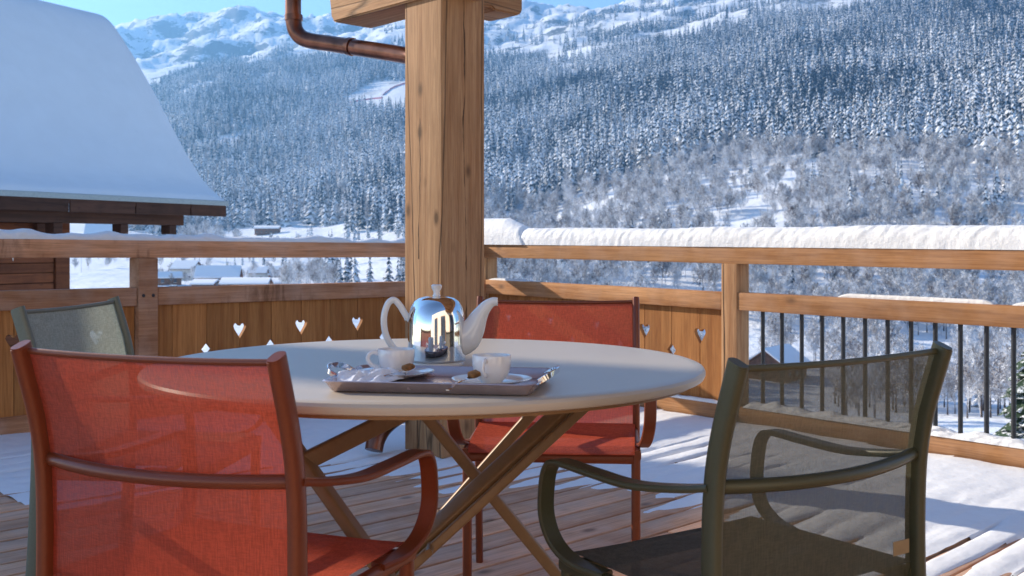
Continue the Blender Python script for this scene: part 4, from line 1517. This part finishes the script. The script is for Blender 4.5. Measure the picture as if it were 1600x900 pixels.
# ------------------------------------------------------------------ round table
TC = Vector((-0.173, 2.162, 0))
def make_table():
    t = empty('round_table', (TC.x, TC.y, zt(TC.x)))
    tag(t, 'round beige table on crossed ochre legs set for coffee', 'table')
    rr = 0.560
    prof = [(0, 0.719), (rr - 0.05, 0.719), (rr - 0.012, 0.718), (rr - 0.003, 0.721), (rr, 0.727), (rr, 0.733), (rr - 0.003, 0.738), (rr - 0.010, 0.7405), (rr - 0.03, 0.741), (0, 0.741)]
    link_mesh('tabletop', lathe('tabletop', prof, 128, 30), M['tabletop'], t)
    link_mesh('rim', lathe('rim', [(rr - 0.05, 0.711), (rr - 0.022, 0.711), (rr - 0.020, 0.7175), (rr - 0.05, 0.7175)], 96, 30), M['table_leg'], t)
    def bar(name, a, b, w, h, wide=(0, 1, 0)):
        a, b = Vector(a), Vector(b)
        me = sweep(name, [a - Vector((TC.x, TC.y, 0)), b - Vector((TC.x, TC.y, 0))], oval(w / 2, h / 2, 16, 0.35), up=wide)
        return link_mesh(name, me, M['table_leg'], t)
    bar('leg', (0.20, 2.28, 0.705), (-0.62, 2.03, 0.0), 0.024, 0.048, (0, 0.35, 0.2))
    bar('leg', (-0.53, 2.12, 0.705), (0.06, 1.86, 0.0), 0.024, 0.040, (0, 1, 0.2))
    bar('leg', (-0.275, 2.34, 0.705), (0.285, 2.43, 0.0), 0.026, 0.026)
    bar('leg', (0.16, 2.52, 0.705), (-0.45, 2.60, 0.0), 0.026, 0.026)
    bar('stay', (-0.41, 2.06, 0.555), (-0.06, 2.32, 0.700), 0.018, 0.036, (0, 0, 1))
    bar('stay', (0.215, 2.245, 0.690), (-0.33, 2.08, 0.225), 0.020, 0.022)
    for x, y, z in ((-0.165, 2.125, 0.370),):
        me = sweep('pivot', [Vector((x, y - 0.035, z)) - Vector((TC.x, TC.y, 0)), Vector((x, y + 0.24, z + 0.01)) - Vector((TC.x, TC.y, 0))], oval(0.008, 0.008, 10), up=(0, 0, 1))
        link_mesh('pivot', me, M['table_leg'], t)
    o = link_mesh('catch', box_mesh('catch', 0.03, 0.012, 0.008, 0.001, 1), M['black'], t)
    o.location = (0.335, -0.335, 0.703)
make_table()

# ------------------------------------------------------------------ coffee tray
ZTB = 0.741 + zt(TC.x)
def rrect(a, b, r, z, n=6):
    pts = []
    for cx, cy, a0 in ((a - r, b - r, 0), (-a + r, b - r, 90), (-a + r, -b + r, 180), (a - r, -b + r, 270)):
        for k in range(n + 1):
            t = R(a0 + 90 * k / n)
            pts.append((cx + r * math.cos(t), cy + r * math.sin(t), z))
    return pts

def make_tray():
    t = empty('serving_tray', (-0.118, 1.795, ZTB), R(-9.0))
    tag(t, 'mauve serving tray with raised rim lying on the round table', 'tray')
    a, b = 0.165, 0.105
    loops = [rrect(a - 0.012, b - 0.012, 0.012, 0.0), rrect(a, b, 0.016, 0.002), rrect(a + 0.010, b + 0.010, 0.02, 0.017), rrect(a + 0.013, b + 0.013, 0.02, 0.019),
             rrect(a + 0.011, b + 0.011, 0.02, 0.0205), rrect(a + 0.007, b + 0.007, 0.018, 0.018), rrect(a - 0.003, b - 0.003, 0.014, 0.0045), rrect(a - 0.012, b - 0.012, 0.012, 0.0035)]
    V, Fc = [], []
    m = len(loops[0])
    for lp in loops: V += lp
    for i in range(len(loops) - 1):
        for j in range(m):
            Fc.append((i * m + j, i * m + (j + 1) % m, (i + 1) * m + (j + 1) % m, (i + 1) * m + j))
    Fc.append(tuple(range(m))[::-1]); Fc.append(tuple((len(loops) - 1) * m + j for j in range(m)))
    me = mesh_py('dish', V, Fc, True)
    me.set_sharp_from_angle(angle=R(50))
    link_mesh('dish', me, M['tray'], t)
    for s in (-1, 1):
        path = catmull([Vector((s * (a + 0.006), -0.045, 0.016)), Vector((s * (a + 0.022), -0.040, 0.026)), Vector((s * (a + 0.032), -0.015, 0.031)), Vector((s * (a + 0.032), 0.015, 0.031)),
                        Vector((s * (a + 0.022), 0.040, 0.026)), Vector((s * (a + 0.006), 0.045, 0.016))], 6)
        link_mesh('handle', sweep_strap('handle', path, 0.005, 0.0015, Vector((0, 0, 1))), M['chrome'], t)
    return t
make_tray()

def make_teapot():
    c = Vector((-0.149, 2.085, ZTB))
    t = empty('coffee_pot', c)
    tag(t, 'porcelain pot under a polished steel cover standing behind the tray', 'coffee pot')
    link_mesh('base', lathe('base', [(0, 0), (0.046, 0), (0.053, 0.003), (0.0545, 0.008), (0.052, 0.013), (0.04, 0.015), (0, 0.015)], 48), M['porcelain'], t)
    prof = [(0.0545, 0.0105), (0.0565, 0.0115), (0.0570, 0.016), (0.0566, 0.05), (0.0560, 0.085), (0.0545, 0.102), (0.0505, 0.117), (0.044, 0.128), (0.035, 0.1345), (0.022, 0.138), (0.010, 0.139), (0, 0.139)]
    link_mesh('steel_cover', lathe('steel_cover', prof, 64, 60), M['chrome'], t)
    link_mesh('knob', lathe('knob', [(0, 0.137), (0.0085, 0.138), (0.0062, 0.143), (0.0066, 0.148), (0.0105, 0.1545), (0.0108, 0.159), (0.008, 0.1615), (0, 0.162)], 24), M['porcelain'], t)
    sp = [Vector(p) for p in ((0.040, -0.002, 0.052), (0.058, -0.004, 0.058), (0.073, -0.006, 0.076), (0.084, -0.007, 0.098), (0.097, -0.008, 0.117), (0.110, -0.009, 0.127), (0.121, -0.010, 0.128))]
    path = catmull(sp, 5)
    n = len(path)
    sc = [float(np.interp(i / (n - 1), [0, 0.2, 0.4, 0.6, 0.8, 1.0], [0.036, 0.030, 0.0205, 0.0135, 0.0095, 0.0080])) for i in range(n)]
    link_mesh('spout', sweep('spout', path, oval(0.62, 1.0, 18), up=(0, 0, 1), scale=sc), M['porcelain'], t)
    hp = catmull([Vector(p) for p in ((-0.050, 0.0, 0.090), (-0.060, -0.002, 0.100), (-0.072, -0.004, 0.120), (-0.084, -0.005, 0.131), (-0.096, -0.006, 0.122), (-0.103, -0.007, 0.095), (-0.099, -0.007, 0.062), (-0.084, -0.005, 0.036), (-0.066, -0.002, 0.022), (-0.048, 0, 0.016))], 6)
    link_mesh('handle', sweep('handle', hp, oval(0.0065, 0.0042, 14), up=(0, 1, 0)), M['porcelain'], t)
make_teapot()

ZTR = ZTB + 0.0045
def make_cup(x, y, rz, label):
    s = link_mesh('saucer', lathe('saucer', [(0, 0.0005), (0.028, 0.0005), (0.031, 0.003), (0.050, 0.0065), (0.066, 0.0115), (0.0675, 0.0128), (0.065, 0.0128), (0.048, 0.0085), (0.030, 0.0055), (0.024, 0.006), (0, 0.0055)], 48), M['porcelain'])
    s.location = (x, y, ZTR)
    tag(s, 'white saucer under the ' + label, 'saucer', 'saucers on the tray')
    t = empty('coffee_cup', (x, y, ZTR + 0.0058), rz)
    tag(t, 'white porcelain ' + label, 'cup', 'coffee cups')
    prof = [(0, 0), (0.018, 0), (0.0185, 0.002), (0.025, 0.008), (0.0305, 0.019), (0.0325, 0.032), (0.0325, 0.044), (0.0318, 0.0455), (0.0305, 0.044), (0.0302, 0.032), (0.028, 0.019), (0.022, 0.009), (0, 0.006)]
    link_mesh('bowl', lathe('bowl', prof, 48, 60), M['porcelain'], t)
    hp = catmull([Vector(p) for p in ((0.030, 0, 0.037), (0.040, 0, 0.040), (0.048, 0, 0.035), (0.049, 0, 0.026), (0.042, 0, 0.017), (0.029, 0, 0.014))], 5)
    link_mesh('handle', sweep('handle', hp, oval(0.0040, 0.0026, 12), up=(0, 1, 0)), M['porcelain'], t)
make_cup(-0.205, 1.868, R(188), 'cup with its handle turned left, near the pot')
make_cup(-0.034, 1.765, R(255), 'cup with its handle turned towards us, at the right')

def make_spoon(x, y, z, rz, tilt, label):
    t = empty('teaspoon', (x, y, z), rz)
    t.rotation_euler = (0, tilt, rz)
    tag(t, label, 'spoon', 'teaspoons')
    prof = []
    V, Fc = [], []
    nu, nv = 14, 8
    for j in range(nv + 1):
        f = j / nv
        for i in range(nu):
            a = 6.2832 * i / nu
            V.append((0.017 * f * math.cos(a) * (1.12 if math.cos(a) > 0 else 1), 0.0112 * f * math.sin(a), -0.0045 * (1 - f * f)))
    for j in range(nv):
        for i in range(nu):
            Fc.append((j * nu + i, j * nu + (i + 1) % nu, (j + 1) * nu + (i + 1) % nu, (j + 1) * nu + i))
    me = mesh_py('bowl', V, Fc, True)
    o = link_mesh('bowl', me, M['chrome'], t)
    so = o.modifiers.new('thickness', 'SOLIDIFY'); so.thickness = 0.0009
    hp = catmull([Vector(p) for p in ((-0.015, 0, 0.0), (-0.025, 0, 0.002), (-0.05, 0, 0.0035), (-0.085, 0, 0.001))], 5)
    n = len(hp)
    link_mesh('stem', sweep('stem', hp, oval(0.0030, 0.0009, 10), up=(0, 0, 1), scale=[float(np.interp(i / (n - 1), [0, .3, 1], [0.8, 0.6, 1.3])) for i in range(n)]), M['chrome'], t)
make_spoon(-0.182, 1.826, ZTR + 0.0195, R(52), R(-9), 'teaspoon leaning on the saucer of the left cup')
make_spoon(-0.062, 1.735, ZTR + 0.0190, R(62), R(-9), 'teaspoon leaning on the saucer of the right cup')

def make_small_things():
    # small brown blocks put in for the reflections in the spoon bowls
    for (x, y, z, rz, lab) in ((-0.180, 1.829, ZTR + 0.0195, 0.9, 'brown reflection in the spoon by the left cup, added as a block'), (-0.062, 1.742, ZTR + 0.0190, 0.8, 'brown reflection in the spoon by the right cup, added as a block')):
        me = box_mesh('biscuit', 0.022, 0.014, 0.008, 0.003, 2, origin=(-0.011, -0.007, 0))
        o = link_mesh('biscuit', me, M['biscuit'])
        o.location = (x, y, z); o.rotation_euler = (0.25, -0.15, rz)
        tag(o, lab, 'biscuit', 'spoon reflections')
    # sugar sachets
    for k, (x, y, rz) in enumerate(((-0.098, 1.728, 0.4), (-0.084, 1.712, -0.3), (-0.110, 1.745, 1.0))):
        V, Fc = [], []
        for j in range(5):
            for i in range(9):
                fx, fy = i / 8 - 0.5, j / 4 - 0.5
                z = 0.0045 * max(0, 1 - (2 * fx) ** 2) * max(0, 1 - (2 * fy) ** 2) + 0.0012 * mnoise.noise(Vector((fx * 9 + k * 5, fy * 9, k)))
                V.append((fx * 0.046, fy * 0.026, z + 0.0012))
        for j in range(4):
            for i in range(8):
                a = j * 9 + i
                Fc.append((a, a + 1, a + 10, a + 9))
        o = link_mesh('sugar_sachet', mesh_py('sugar_sachet', V, Fc, True), M['paper'])
        so = o.modifiers.new('thickness', 'SOLIDIFY'); so.thickness = 0.0012
        o.location = (x, y, ZTR + 0.002 + 0.002 * (k == 1)); o.rotation_euler = (0.06, 0.0, rz)
        tag(o, ['silvery paper sugar sachet leaning by the right saucer', 'silvery paper sugar sachet nearest the front rim of the tray', 'silvery paper sugar sachet beside the right spoon stem'][k], 'sugar sachet', 'sugar sachets')
    # crumpled napkin at the left end of the tray
    V, Fc = [], []
    nx, ny = 40, 32
    for j in range(ny + 1):
        for i in range(nx + 1):
            fx, fy = i / nx - 0.5, j / ny - 0.5
            f = Vector((fx * 5, fy * 3.2, 4.2))
            fold = abs(mnoise.noise(f)) * 0.020 + abs(mnoise.noise(f * 2.3)) * 0.007
            edge = min(1, (0.5 - abs(fx)) * 7) * min(1, (0.5 - abs(fy)) * 7)
            z = 0.002 + (fold + 0.006) * (0.25 + 0.75 * edge)
            wob = mnoise.noise(Vector((fx * 3, fy * 3, 9.1))) * 0.014
            V.append((fx * 0.10 + wob, fy * 0.125 + wob * 0.7, z))
    for j in range(ny):
        for i in range(nx):
            a = j * (nx + 1) + i
            Fc.append((a, a + 1, a + nx + 2, a + nx + 1))
    o = link_mesh('napkin', mesh_py('napkin', V, Fc, True), M['napkin'])
    so = o.modifiers.new('thickness', 'SOLIDIFY'); so.thickness = 0.0012
    o.location = (-0.248, 1.815, ZTR + 0.0015); o.rotation_euler = (0, 0, R(-14))
    tag(o, 'crumpled white cloth napkin at the left end of the tray', 'napkin')
make_small_things()
# ------------------------------------------------------------------ neighbouring chalet with a deep snow roof
def make_chalet():
    E0 = Vector((-4.90, 18.12, 1.70))                 # right-hand end of the eave
    A = Vector((-0.49, -0.87, 0)).normalized()      # along the eave, towards the left and nearer
    B = Vector((-0.87, 0.49, 0)).normalized()       # up the roof slope, away from us
    ch = empty('chalet', E0 - Vector((0, 0, 3.4)))
    tag(ch, 'dark timber chalet with a deep smooth snow roof at the left', 'chalet')
    base = ch.location
    def W(t, s, z):
        return E0 + A * t + B * s + Vector((0, 0, z - 1.64)) - base
    prof = [(0.0, 1.665), (0.06, 1.75), (0.25, 1.87), (0.5, 2.08), (1.0, 2.76), (1.5, 3.60), (2.0, 4.33), (2.5, 4.93), (2.8, 5.12), (3.2, 5.20), (3.6, 5.15), (4.2, 4.6), (5.2, 3.2), (6.2, 2.0), (6.5, 1.66)]
    LT = 8.1
    # roof boarding under the snow
    rp = [(0.0, 1.60), (0.6, 1.98), (3.3, 4.9), (6.0, 1.98), (6.6, 1.60), (6.6, 1.52), (6.0, 1.88), (3.3, 4.78), (0.6, 1.88), (0.0, 1.52)]
    bm = bmesh.new()
    f0 = [bm.verts.new(W(0.02, s, z)) for s, z in rp]
    f1 = [bm.verts.new(W(LT, s, z)) for s, z in rp]
    bm.faces.new(f0); bm.faces.new(f1[::-1])
    for i in range(len(rp)):
        bm.faces.new((f0[i], f0[(i + 1) % len(rp)], f1[(i + 1) % len(rp)], f1[i]))
    link_mesh('roof', bm_mesh('roof', bm), M['chalet_dark'], ch)
    # snow blanket (rests on the roof)
    ss = []
    for (a, b) in zip(prof[:-1], prof[1:]):
        for k in range(4):
            f = k / 4
            ss.append((a[0] + (b[0] - a[0]) * f, a[1] + (b[1] - a[1]) * f))
    ss.append(prof[-1])
    # smooth the profile
    for _ in range(3):
        ss = [ss[0]] + [((ss[i - 1][0] + 2 * ss[i][0] + ss[i + 1][0]) / 4, (ss[i - 1][1] + 2 * ss[i][1] + ss[i + 1][1]) / 4) for i in range(1, len(ss) - 1)] + [ss[-1]]
    ts = [-0.03, -0.02, 0.0, 0.03, 0.08, 0.16, 0.3, 0.5] + [0.5 + (LT - 0.5) * k / 40 for k in range(1, 41)]
    V, Fc = [], []
    m = len(ss)
    for t in ts:
        k = min(1.0, max(0.0, (t + 0.03) / 0.33)) ** 0.5
        for (s, z) in ss:
            zr = float(np.interp(s, [0, 0.6, 3.3, 6.0, 6.6], [1.60, 1.98, 4.9, 1.98, 1.60]))
            zz = zr + (z - zr) * (0.25 + 0.75 * k) + 0.025 * mnoise.noise(Vector((t * 0.8, s * 0.8, 2)))
            V.append(W(t, s, zz))
    n = len(ts)
    for i in range(n - 1):
        for j in range(m - 1):
            Fc.append((i * m + j, i * m + j + 1, (i + 1) * m + j + 1, (i + 1) * m + j))
    # closing face at the verge
    b = len(V)
    for (s, z) in ss:
        zr = float(np.interp(s, [0, 0.6, 3.3, 6.0, 6.6], [1.60, 1.98, 4.9, 1.98, 1.60]))
        V.append(W(-0.02, s, zr - 0.01))
    for j in range(m - 1):
        Fc.append((j, b + j, b + j + 1, j + 1))
    b2 = len(V)
    for t in ts:
        V.append(W(t, 0.0, 1.60))
    for i in range(n - 1):
        Fc.append((i * m, (i + 1) * m, b2 + i + 1, b2 + i))
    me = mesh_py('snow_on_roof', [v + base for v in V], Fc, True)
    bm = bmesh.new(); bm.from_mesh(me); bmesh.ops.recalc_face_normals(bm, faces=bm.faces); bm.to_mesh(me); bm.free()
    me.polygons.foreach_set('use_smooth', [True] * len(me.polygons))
    o = link_mesh('snow_on_roof', me, M['snow_shade_tone'])
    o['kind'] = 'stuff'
    def bar(name, t0, t1, s0, s1, z0, z1, mat, cuts=2):
        p = W(t0, s0, z0)
        me = box_mesh(name, abs(t1 - t0), abs(s1 - s0), z1 - z0, 0.006, 1, cuts=cuts, wob=0.003, seed=random.random() * 30)
        o = link_mesh(name, me, mat, ch)
        # local x along A, y along -B rotated: use a frame with x=A, y = z cross x
        y = Vector((0, 0, 1)).cross(A)
        if y.dot(B) < 0:
            p = W(t0, s1, z0)
        o.matrix_local = Matrix.Translation(p) @ Matrix((A, y, Vector((0, 0, 1)))).transposed().to_4x4()
        return o
    # zinc drip edge, fascia boards, eaves purlin
    bar('drip_edge', -0.02, LT, -0.03, 0.0, 1.585, 1.668, M['zinc'], 6)
    cutsx = [0.0, 0.82, 1.95, 3.15, 4.5, 6.0, LT]
    for a, b in zip(cutsx[:-1], cutsx[1:]):
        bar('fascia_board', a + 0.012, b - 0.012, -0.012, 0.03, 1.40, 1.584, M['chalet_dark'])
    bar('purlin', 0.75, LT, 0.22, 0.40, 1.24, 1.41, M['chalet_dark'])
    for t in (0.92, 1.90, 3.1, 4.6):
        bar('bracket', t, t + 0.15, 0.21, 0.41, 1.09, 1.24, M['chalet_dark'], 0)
    # cladding: horizontal boards, each a piece of its own; the wall core behind them
    tw = 2.54
    bar('wall', tw + 0.03, LT - 0.2, 0.86, 5.8, -2.2, 1.39, M['chalet_dark'], 0)
    z = -1.9
    while z < 1.22:
        bar('plank', tw + 0.26, LT - 0.25, 0.80 + random.uniform(0, 0.004), 0.855, z, z + 0.142, M['chalet'])
        z += 0.150
    bar('corner_board', tw, tw + 0.25, 0.765, 0.858, -1.9, 1.40, M['chalet'])
    bar('wall_lamp', tw + 0.42, tw + 0.62, 0.70, 0.79, 1.02, 1.24, M['chalet_dark'], 0)
    # unseen block and stack added further left to cast shade on the terrace
    mr = [(1.2, 3.6), (3.3, 6.40), (5.6, 3.6)]
    bm = bmesh.new()
    f0 = [bm.verts.new(W(8.9, s, z)) for s, z in mr + [(5.0, 0.0), (1.5, 0.0)]]
    f1 = [bm.verts.new(W(15.0, s, z)) for s, z in mr + [(5.0, 0.0), (1.5, 0.0)]]
    bm.faces.new(f0); bm.faces.new(f1[::-1])
    for i in range(5):
        bm.faces.new((f0[i], f0[(i + 1) % 5], f1[(i + 1) % 5], f1[i]))
    link_mesh('shade_block', bm_mesh('shade_block', bm), M['chalet'], ch)
    bar('chimney', 11.45, 11.95, 3.0, 3.6, 5.6, 7.9, M['plaster'], 0)  # added out of view so that its shadow crosses the table
make_chalet()

# ------------------------------------------------------------------ village, field and things on the slopes
def depth_at(px, y, d0=60, d1=3200):
    ds = np.geomspace(d0, d1, 500)
    yy = 382 - (ground_z(np.full(500, px), ds) - HC) / ds * F
    i = np.where(yy < y)[0]
    return float(ds[i[0]]) if len(i) else d1

def house(px, D, w, dp, wh, rh, rot, label, wall, wins=3, chimney=False, over=0.7, balcony=False, snow=0.45, cat='house', lift=0.0):
    g = gp(px, D)
    h = empty('house', g + Vector((0, 0, lift - 0.3)), rot)
    tag(h, label, cat, 'houses in the valley')
    a, b = w / 2, dp / 2
    poly = [(-b, 0), (b, 0), (b, wh), (0, wh + rh - 0.25), (-b, wh)]
    bm = bmesh.new()
    f0 = [bm.verts.new((-a, y, z)) for y, z in poly]; f1 = [bm.verts.new((a, y, z)) for y, z in poly]
    bm.faces.new(f0); bm.faces.new(f1[::-1])
    for i in range(5):
        bm.faces.new((f0[i], f0[(i + 1) % 5], f1[(i + 1) % 5], f1[i]))
    link_mesh('wall', bm_mesh('wall', bm), wall, h)
    k = rh / b
    def slab(name, up, th, ov, mat, bev):
        prof = [(-b - ov, wh - k * ov + up), (0, wh + rh + up), (b + ov, wh - k * ov + up), (b + ov, wh - k * ov + up + th), (0, wh + rh + up + th * 1.25), (-b - ov, wh - k * ov + up + th)]
        bm = bmesh.new()
        f0 = [bm.verts.new((-a - ov, y, z)) for y, z in prof]; f1 = [bm.verts.new((a + ov, y, z)) for y, z in prof]
        bm.faces.new(f0); bm.faces.new(f1[::-1])
        for i in range(6):
            bm.faces.new((f0[i], f0[(i + 1) % 6], f1[(i + 1) % 6], f1[i]))
        bmesh.ops.recalc_face_normals(bm, faces=bm.faces)
        bmesh.ops.bevel(bm, geom=list(bm.edges), offset=bev, segments=2, affect='EDGES')
        return link_mesh(name, bm_mesh(name, bm, True, R(50)), mat, h)
    slab('roof', 0.0, 0.18, over, M['timber_far'], 0.02)
    sn = slab('roof_snow', 0.185, snow, over + 0.02, M['snow'], min(0.12, snow * 0.4))
    if chimney:
        o = link_mesh('chimney', box_mesh('chimney', 0.8, 0.8, 2.2, 0.03, 1), M['plaster'], h)
        o.location = (a * 0.35, 0.3, wh + rh - 0.3)
        c = link_mesh('chimney_cap', box_mesh('chimney_cap', 1.0, 1.0, 0.45, 0.12, 2, origin=(-0.1, -0.1, 2.2)), M['snow_shade_tone'], o)
    for sx in range(wins):
        x = -a + w * (sx + 0.5) / wins - 0.5
        for sd in (-1, 1):
            o = link_mesh('window', box_mesh('window', 1.0, 0.12, 1.1, 0.02, 1), M['glass_far'], h)
            o.location = (x, sd * b - 0.06, wh * 0.4)
            f = link_mesh('sill', box_mesh('sill', 1.2, 0.2, 0.12, 0.01, 1, origin=(-0.1, -0.05 if sd < 0 else -0.0, -0.14)), M['plaster'], o)
    for sd in (-1, 1):
        o = link_mesh('window', box_mesh('window', 0.12, 1.1, 1.2, 0.02, 1), M['glass_far'], h)
        o.location = (sd * a - 0.06, -0.55, wh * 0.75)
    if balcony:
        o = link_mesh('balcony', box_mesh('balcony', w * 0.9, 1.2, 0.18, 0.02, 1), M['plaster'], h)
        o.location = (-w * 0.45, -b - 1.2, wh * 0.5)
        for q in range(9):
            p = link_mesh('baluster', box_mesh('baluster', 0.16, 0.1, 1.0, 0.01, 1), M['plaster'], o)
            p.location = (w * 0.9 * q / 8.6, 0.02, 0.18)
        p = link_mesh('handrail', box_mesh('handrail', w * 0.9, 0.16, 0.14, 0.01, 1), M['plaster'], o)
        p.location = (0, 0.0, 1.18)
    return h

def make_village():
    TF, PL = M['timber_far'], M['plaster']
    house(342, 372, 13.5, 10, 3.0, 3.0, R(8), 'broad snow roofed house with a chimney, seen between the left rails', TF, 4, True, 1.0, snow=0.7)
    house(385, 318, 13.0, 8, 2.2, 1.3, R(4), 'low house with a ribbed white roof in front of the broad chimney house', PL, 3, False, 0.8, snow=0.35)
    house(403, 452, 7.5, 7, 4.2, 1.6, R(5), 'small pale walled house behind the ribbed white roof', PL, 2, False, 0.5)
    house(432, 470, 9.5, 8, 3.4, 3.0, R(-6), 'brown house under a pale blue snow roof right of the small pale one', TF, 3, False, 0.8)
    house(444, 330, 9.0, 7, 1.9, 1.1, R(12), 'low white roofed shed at the right end of the village', TF, 2, False, 0.7)
    house(292, 430, 9.0, 8, 6.0, 2.6, R(-10), 'tall pale house with a white balcony beside the left rail post', PL, 3, False, 0.7, balcony=True)
    house(262, 350, 8.0, 6, 2.4, 1.4, R(25), 'small snowy shed standing just right of the left rail post', TF, 2, False, 0.6)
    house(322, 330, 7.0, 6, 1.5, 1.0, R(-8), 'little snow covered hut in front of the broad chimney house', TF, 1, False, 0.5)
    # upper row, seen over the top rail
    house(163, 800, 25.0, 17, 5.5, 7.5, R(14), 'large pale house with a steep blue shaded snow roof above the left rail', PL, 4, True, 0.9)
    house(209, 770, 26.0, 13, 4.5, 2.2, R(6), 'long low house with a flat snowy roof right of the steep roofed one', PL, 4, False, 0.7)
    for i, (px, D) in enumerate(((243, 770), (257, 755), (268, 740))):
        house(px, D, 5.0, 17, 2.4, 2.4, R(-38), ['first and leftmost', 'middle', 'last and rightmost'][i] + ' of three narrow sunlit snow roofs under the chalet eave', TF, 1, False, 0.5)
    house(418, 790, 17.5, 9, 4.6, 1.2, R(2), 'long dark building under a white roof by the valley spruces', M['timber_far'], 5, False, 0.8, snow=0.8)
    house(1213, 235, 11.0, 9.5, 3.6, 3.2, R(52), 'timber chalet with a snow roof seen through the iron balusters', TF, 3, False, 1.1, snow=0.5, cat='chalet')
    # snow covered cars
    def car(px, D, rot, paint, label):
        g = gp(px, D)
        c = empty('parked_car', g + Vector((0, 0, 0.02)), rot)
        tag(c, label, 'car', 'cars parked in the village')
        prof = [(-2.05, 0.35), (2.05, 0.35), (2.1, 0.75), (1.95, 0.9), (1.1, 1.0), (0.5, 1.45), (-1.2, 1.48), (-1.85, 1.0), (-2.08, 0.9)]
        bm = bmesh.new()
        f0 = [bm.verts.new((x, -0.85, z)) for x, z in prof]; f1 = [bm.verts.new((x, 0.85, z)) for x, z in prof]
        bm.faces.new(f0); bm.faces.new(f1[::-1])
        for i in range(len(prof)):
            bm.faces.new((f0[i], f0[(i + 1) % len(prof)], f1[(i + 1) % len(prof)], f1[i]))
        bmesh.ops.recalc_face_normals(bm, faces=bm.faces)
        bmesh.ops.bevel(bm, geom=list(bm.edges), offset=0.06, segments=2, affect='EDGES')
        link_mesh('body', bm_mesh('body', bm, True, R(40)), paint, c)
        w = sweep('wheel', [Vector((0, -0.1, 0)), Vector((0, 0.1, 0))], oval(0.32, 0.32, 16), up=(0, 0, 1))
        w.materials.append(M['tyre'])
        for x in (-1.3, 1.3):
            for y in (-0.8, 0.8):
                o = link_mesh('wheel', w, None, c); o.location = (x, y, 0.32)
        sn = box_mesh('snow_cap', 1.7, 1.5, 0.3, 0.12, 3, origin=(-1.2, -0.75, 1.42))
        link_mesh('snow_cap', sn, M['snow_shade_tone'], c)
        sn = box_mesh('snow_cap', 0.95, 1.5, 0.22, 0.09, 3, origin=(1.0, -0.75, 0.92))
        link_mesh('snow_cap', sn, M['snow_shade_tone'], c)
        for sd in (-1, 1):
            o = link_mesh('window', box_mesh('window', 1.3, 0.03, 0.32, 0.01, 1, origin=(-1.05, -0.015, 1.05)), M['glass_far'], c)
            o.location = (0, sd * 0.855, 0)
    car(251, 305, R(15), M['car_red'], 'red parked car under snow beside the left rail post')
    car(272, 312, R(70), M['glass_far'], 'dark parked car under snow right of the red one')
    # street lamps
    def lamp(px, D, h, label):
        l = empty('street_lamp', gp(px, D))
        tag(l, label, 'street lamp', 'lamp posts in the valley')
        link_mesh('pole', sweep('pole', [Vector((0, 0, -0.2)), Vector((0, 0, h * 0.5)), Vector((0, 0, h))], oval(0.11, 0.11, 10), up=(0, 1, 0), scale=[1.2, 0.9, 0.65]), M['steel_far'], l)
        o = link_mesh('lantern', box_mesh('lantern', 0.9, 0.25, 0.16, 0.04, 2), M['steel_far'], l)
        o.location = (-0.1, -0.12, h)
    lamp(608, 205, 7.5, 'pale lamp post among the spruces just left of the timber post')
    lamp(127, 520, 8.5, 'pale lamp post under the chalet eave at the left')
    lamp(354, 470, 16.0, 'tall slim mast rising at the tip of the chalet roof')
    # orange-pink safety nets along the piste
    for pts, label in (([(522, 166), (548, 161), (572, 157), (598, 154)], 'pink safety net along the lower edge of the ski run'),
                       ([(598, 150), (608, 142), (618, 136), (634, 131)], 'pink safety net climbing beside the upper ski run')):
        V, Fc = [], []
        for p in catmull([Vector((x, y, 0)) for x, y in pts], 5):
            g = gp(p.x, depth_at(p.x, p.y, 900))
            V += [g, g + Vector((0, 0, 2.4)), g + Vector((0.1, 0.3, 2.4)), g + Vector((0.1, 0.3, 0))]
        n = len(V) // 4
        for i in range(n - 1):
            for k in range(4):
                Fc.append((i * 4 + k, i * 4 + (k + 1) % 4, (i + 1) * 4 + (k + 1) % 4, (i + 1) * 4 + k))
        o = link_mesh('safety_net', mesh_py('safety_net', V, Fc), M['net'])
        tag(o, label, 'safety net', 'nets on the ski run')
    # leafless shrub in the snowy field, and the spruce outside the right railing
    bs = link_mesh('bare_shrub', bare_mesh('bare_shrub', 901, 1.0, 0.6), M['bark'])
    bs.data.materials.clear(); bs.data.materials.append(M['bark'])
    bs.location = gp(163, 95) + Vector((0, 0, -0.3)); bs.scale = (4.2, 4.2, 3.6)
    tag(bs, 'small leafless shrub in the snowy field between the left rails', 'shrub')
    g = gp(1628, 16)
    t = empty('spruce_tree', g + Vector((0, 0, -0.1)))
    tag(t, 'green spruce with snowy boughs close outside the railing at the right edge', 'spruce tree')
    o = link_mesh('crown', spruce_mesh('crown', 77, 16, 15, 1.0, 0.36, 4, 0.02), M['tree_near'], t)
    o.scale = (2.4, 2.4, 2.3)
    o = link_mesh('trunk', trunk_mesh('trunk'), M['bark'], t)
    o.scale = (2.3, 2.3, 2.2)
make_village()
# ------------------------------------------------------------------ air
def make_haze():
    me = box_mesh('haze', 13200, 4700, 960, 0, origin=(-6600, -80, -60))
    o = link_mesh('haze', me)
    m = bpy.data.materials.new('haze')
    m.use_nodes = True
    nt = m.node_tree
    nt.nodes.remove(nt.nodes['Principled BSDF'])
    v = nt.nodes.new('ShaderNodeVolumePrincipled')
    v.inputs['Color'].default_value = (0.22, 0.52, 1.0, 1)
    v.inputs['Density'].default_value = 0.00023
    v.inputs['Anisotropy'].default_value = 0.4
    nt.links.new(v.outputs[0], nt.nodes['Material Output'].inputs['Volume'])
    me.materials.append(m)
    o['kind'] = 'stuff'
make_haze()
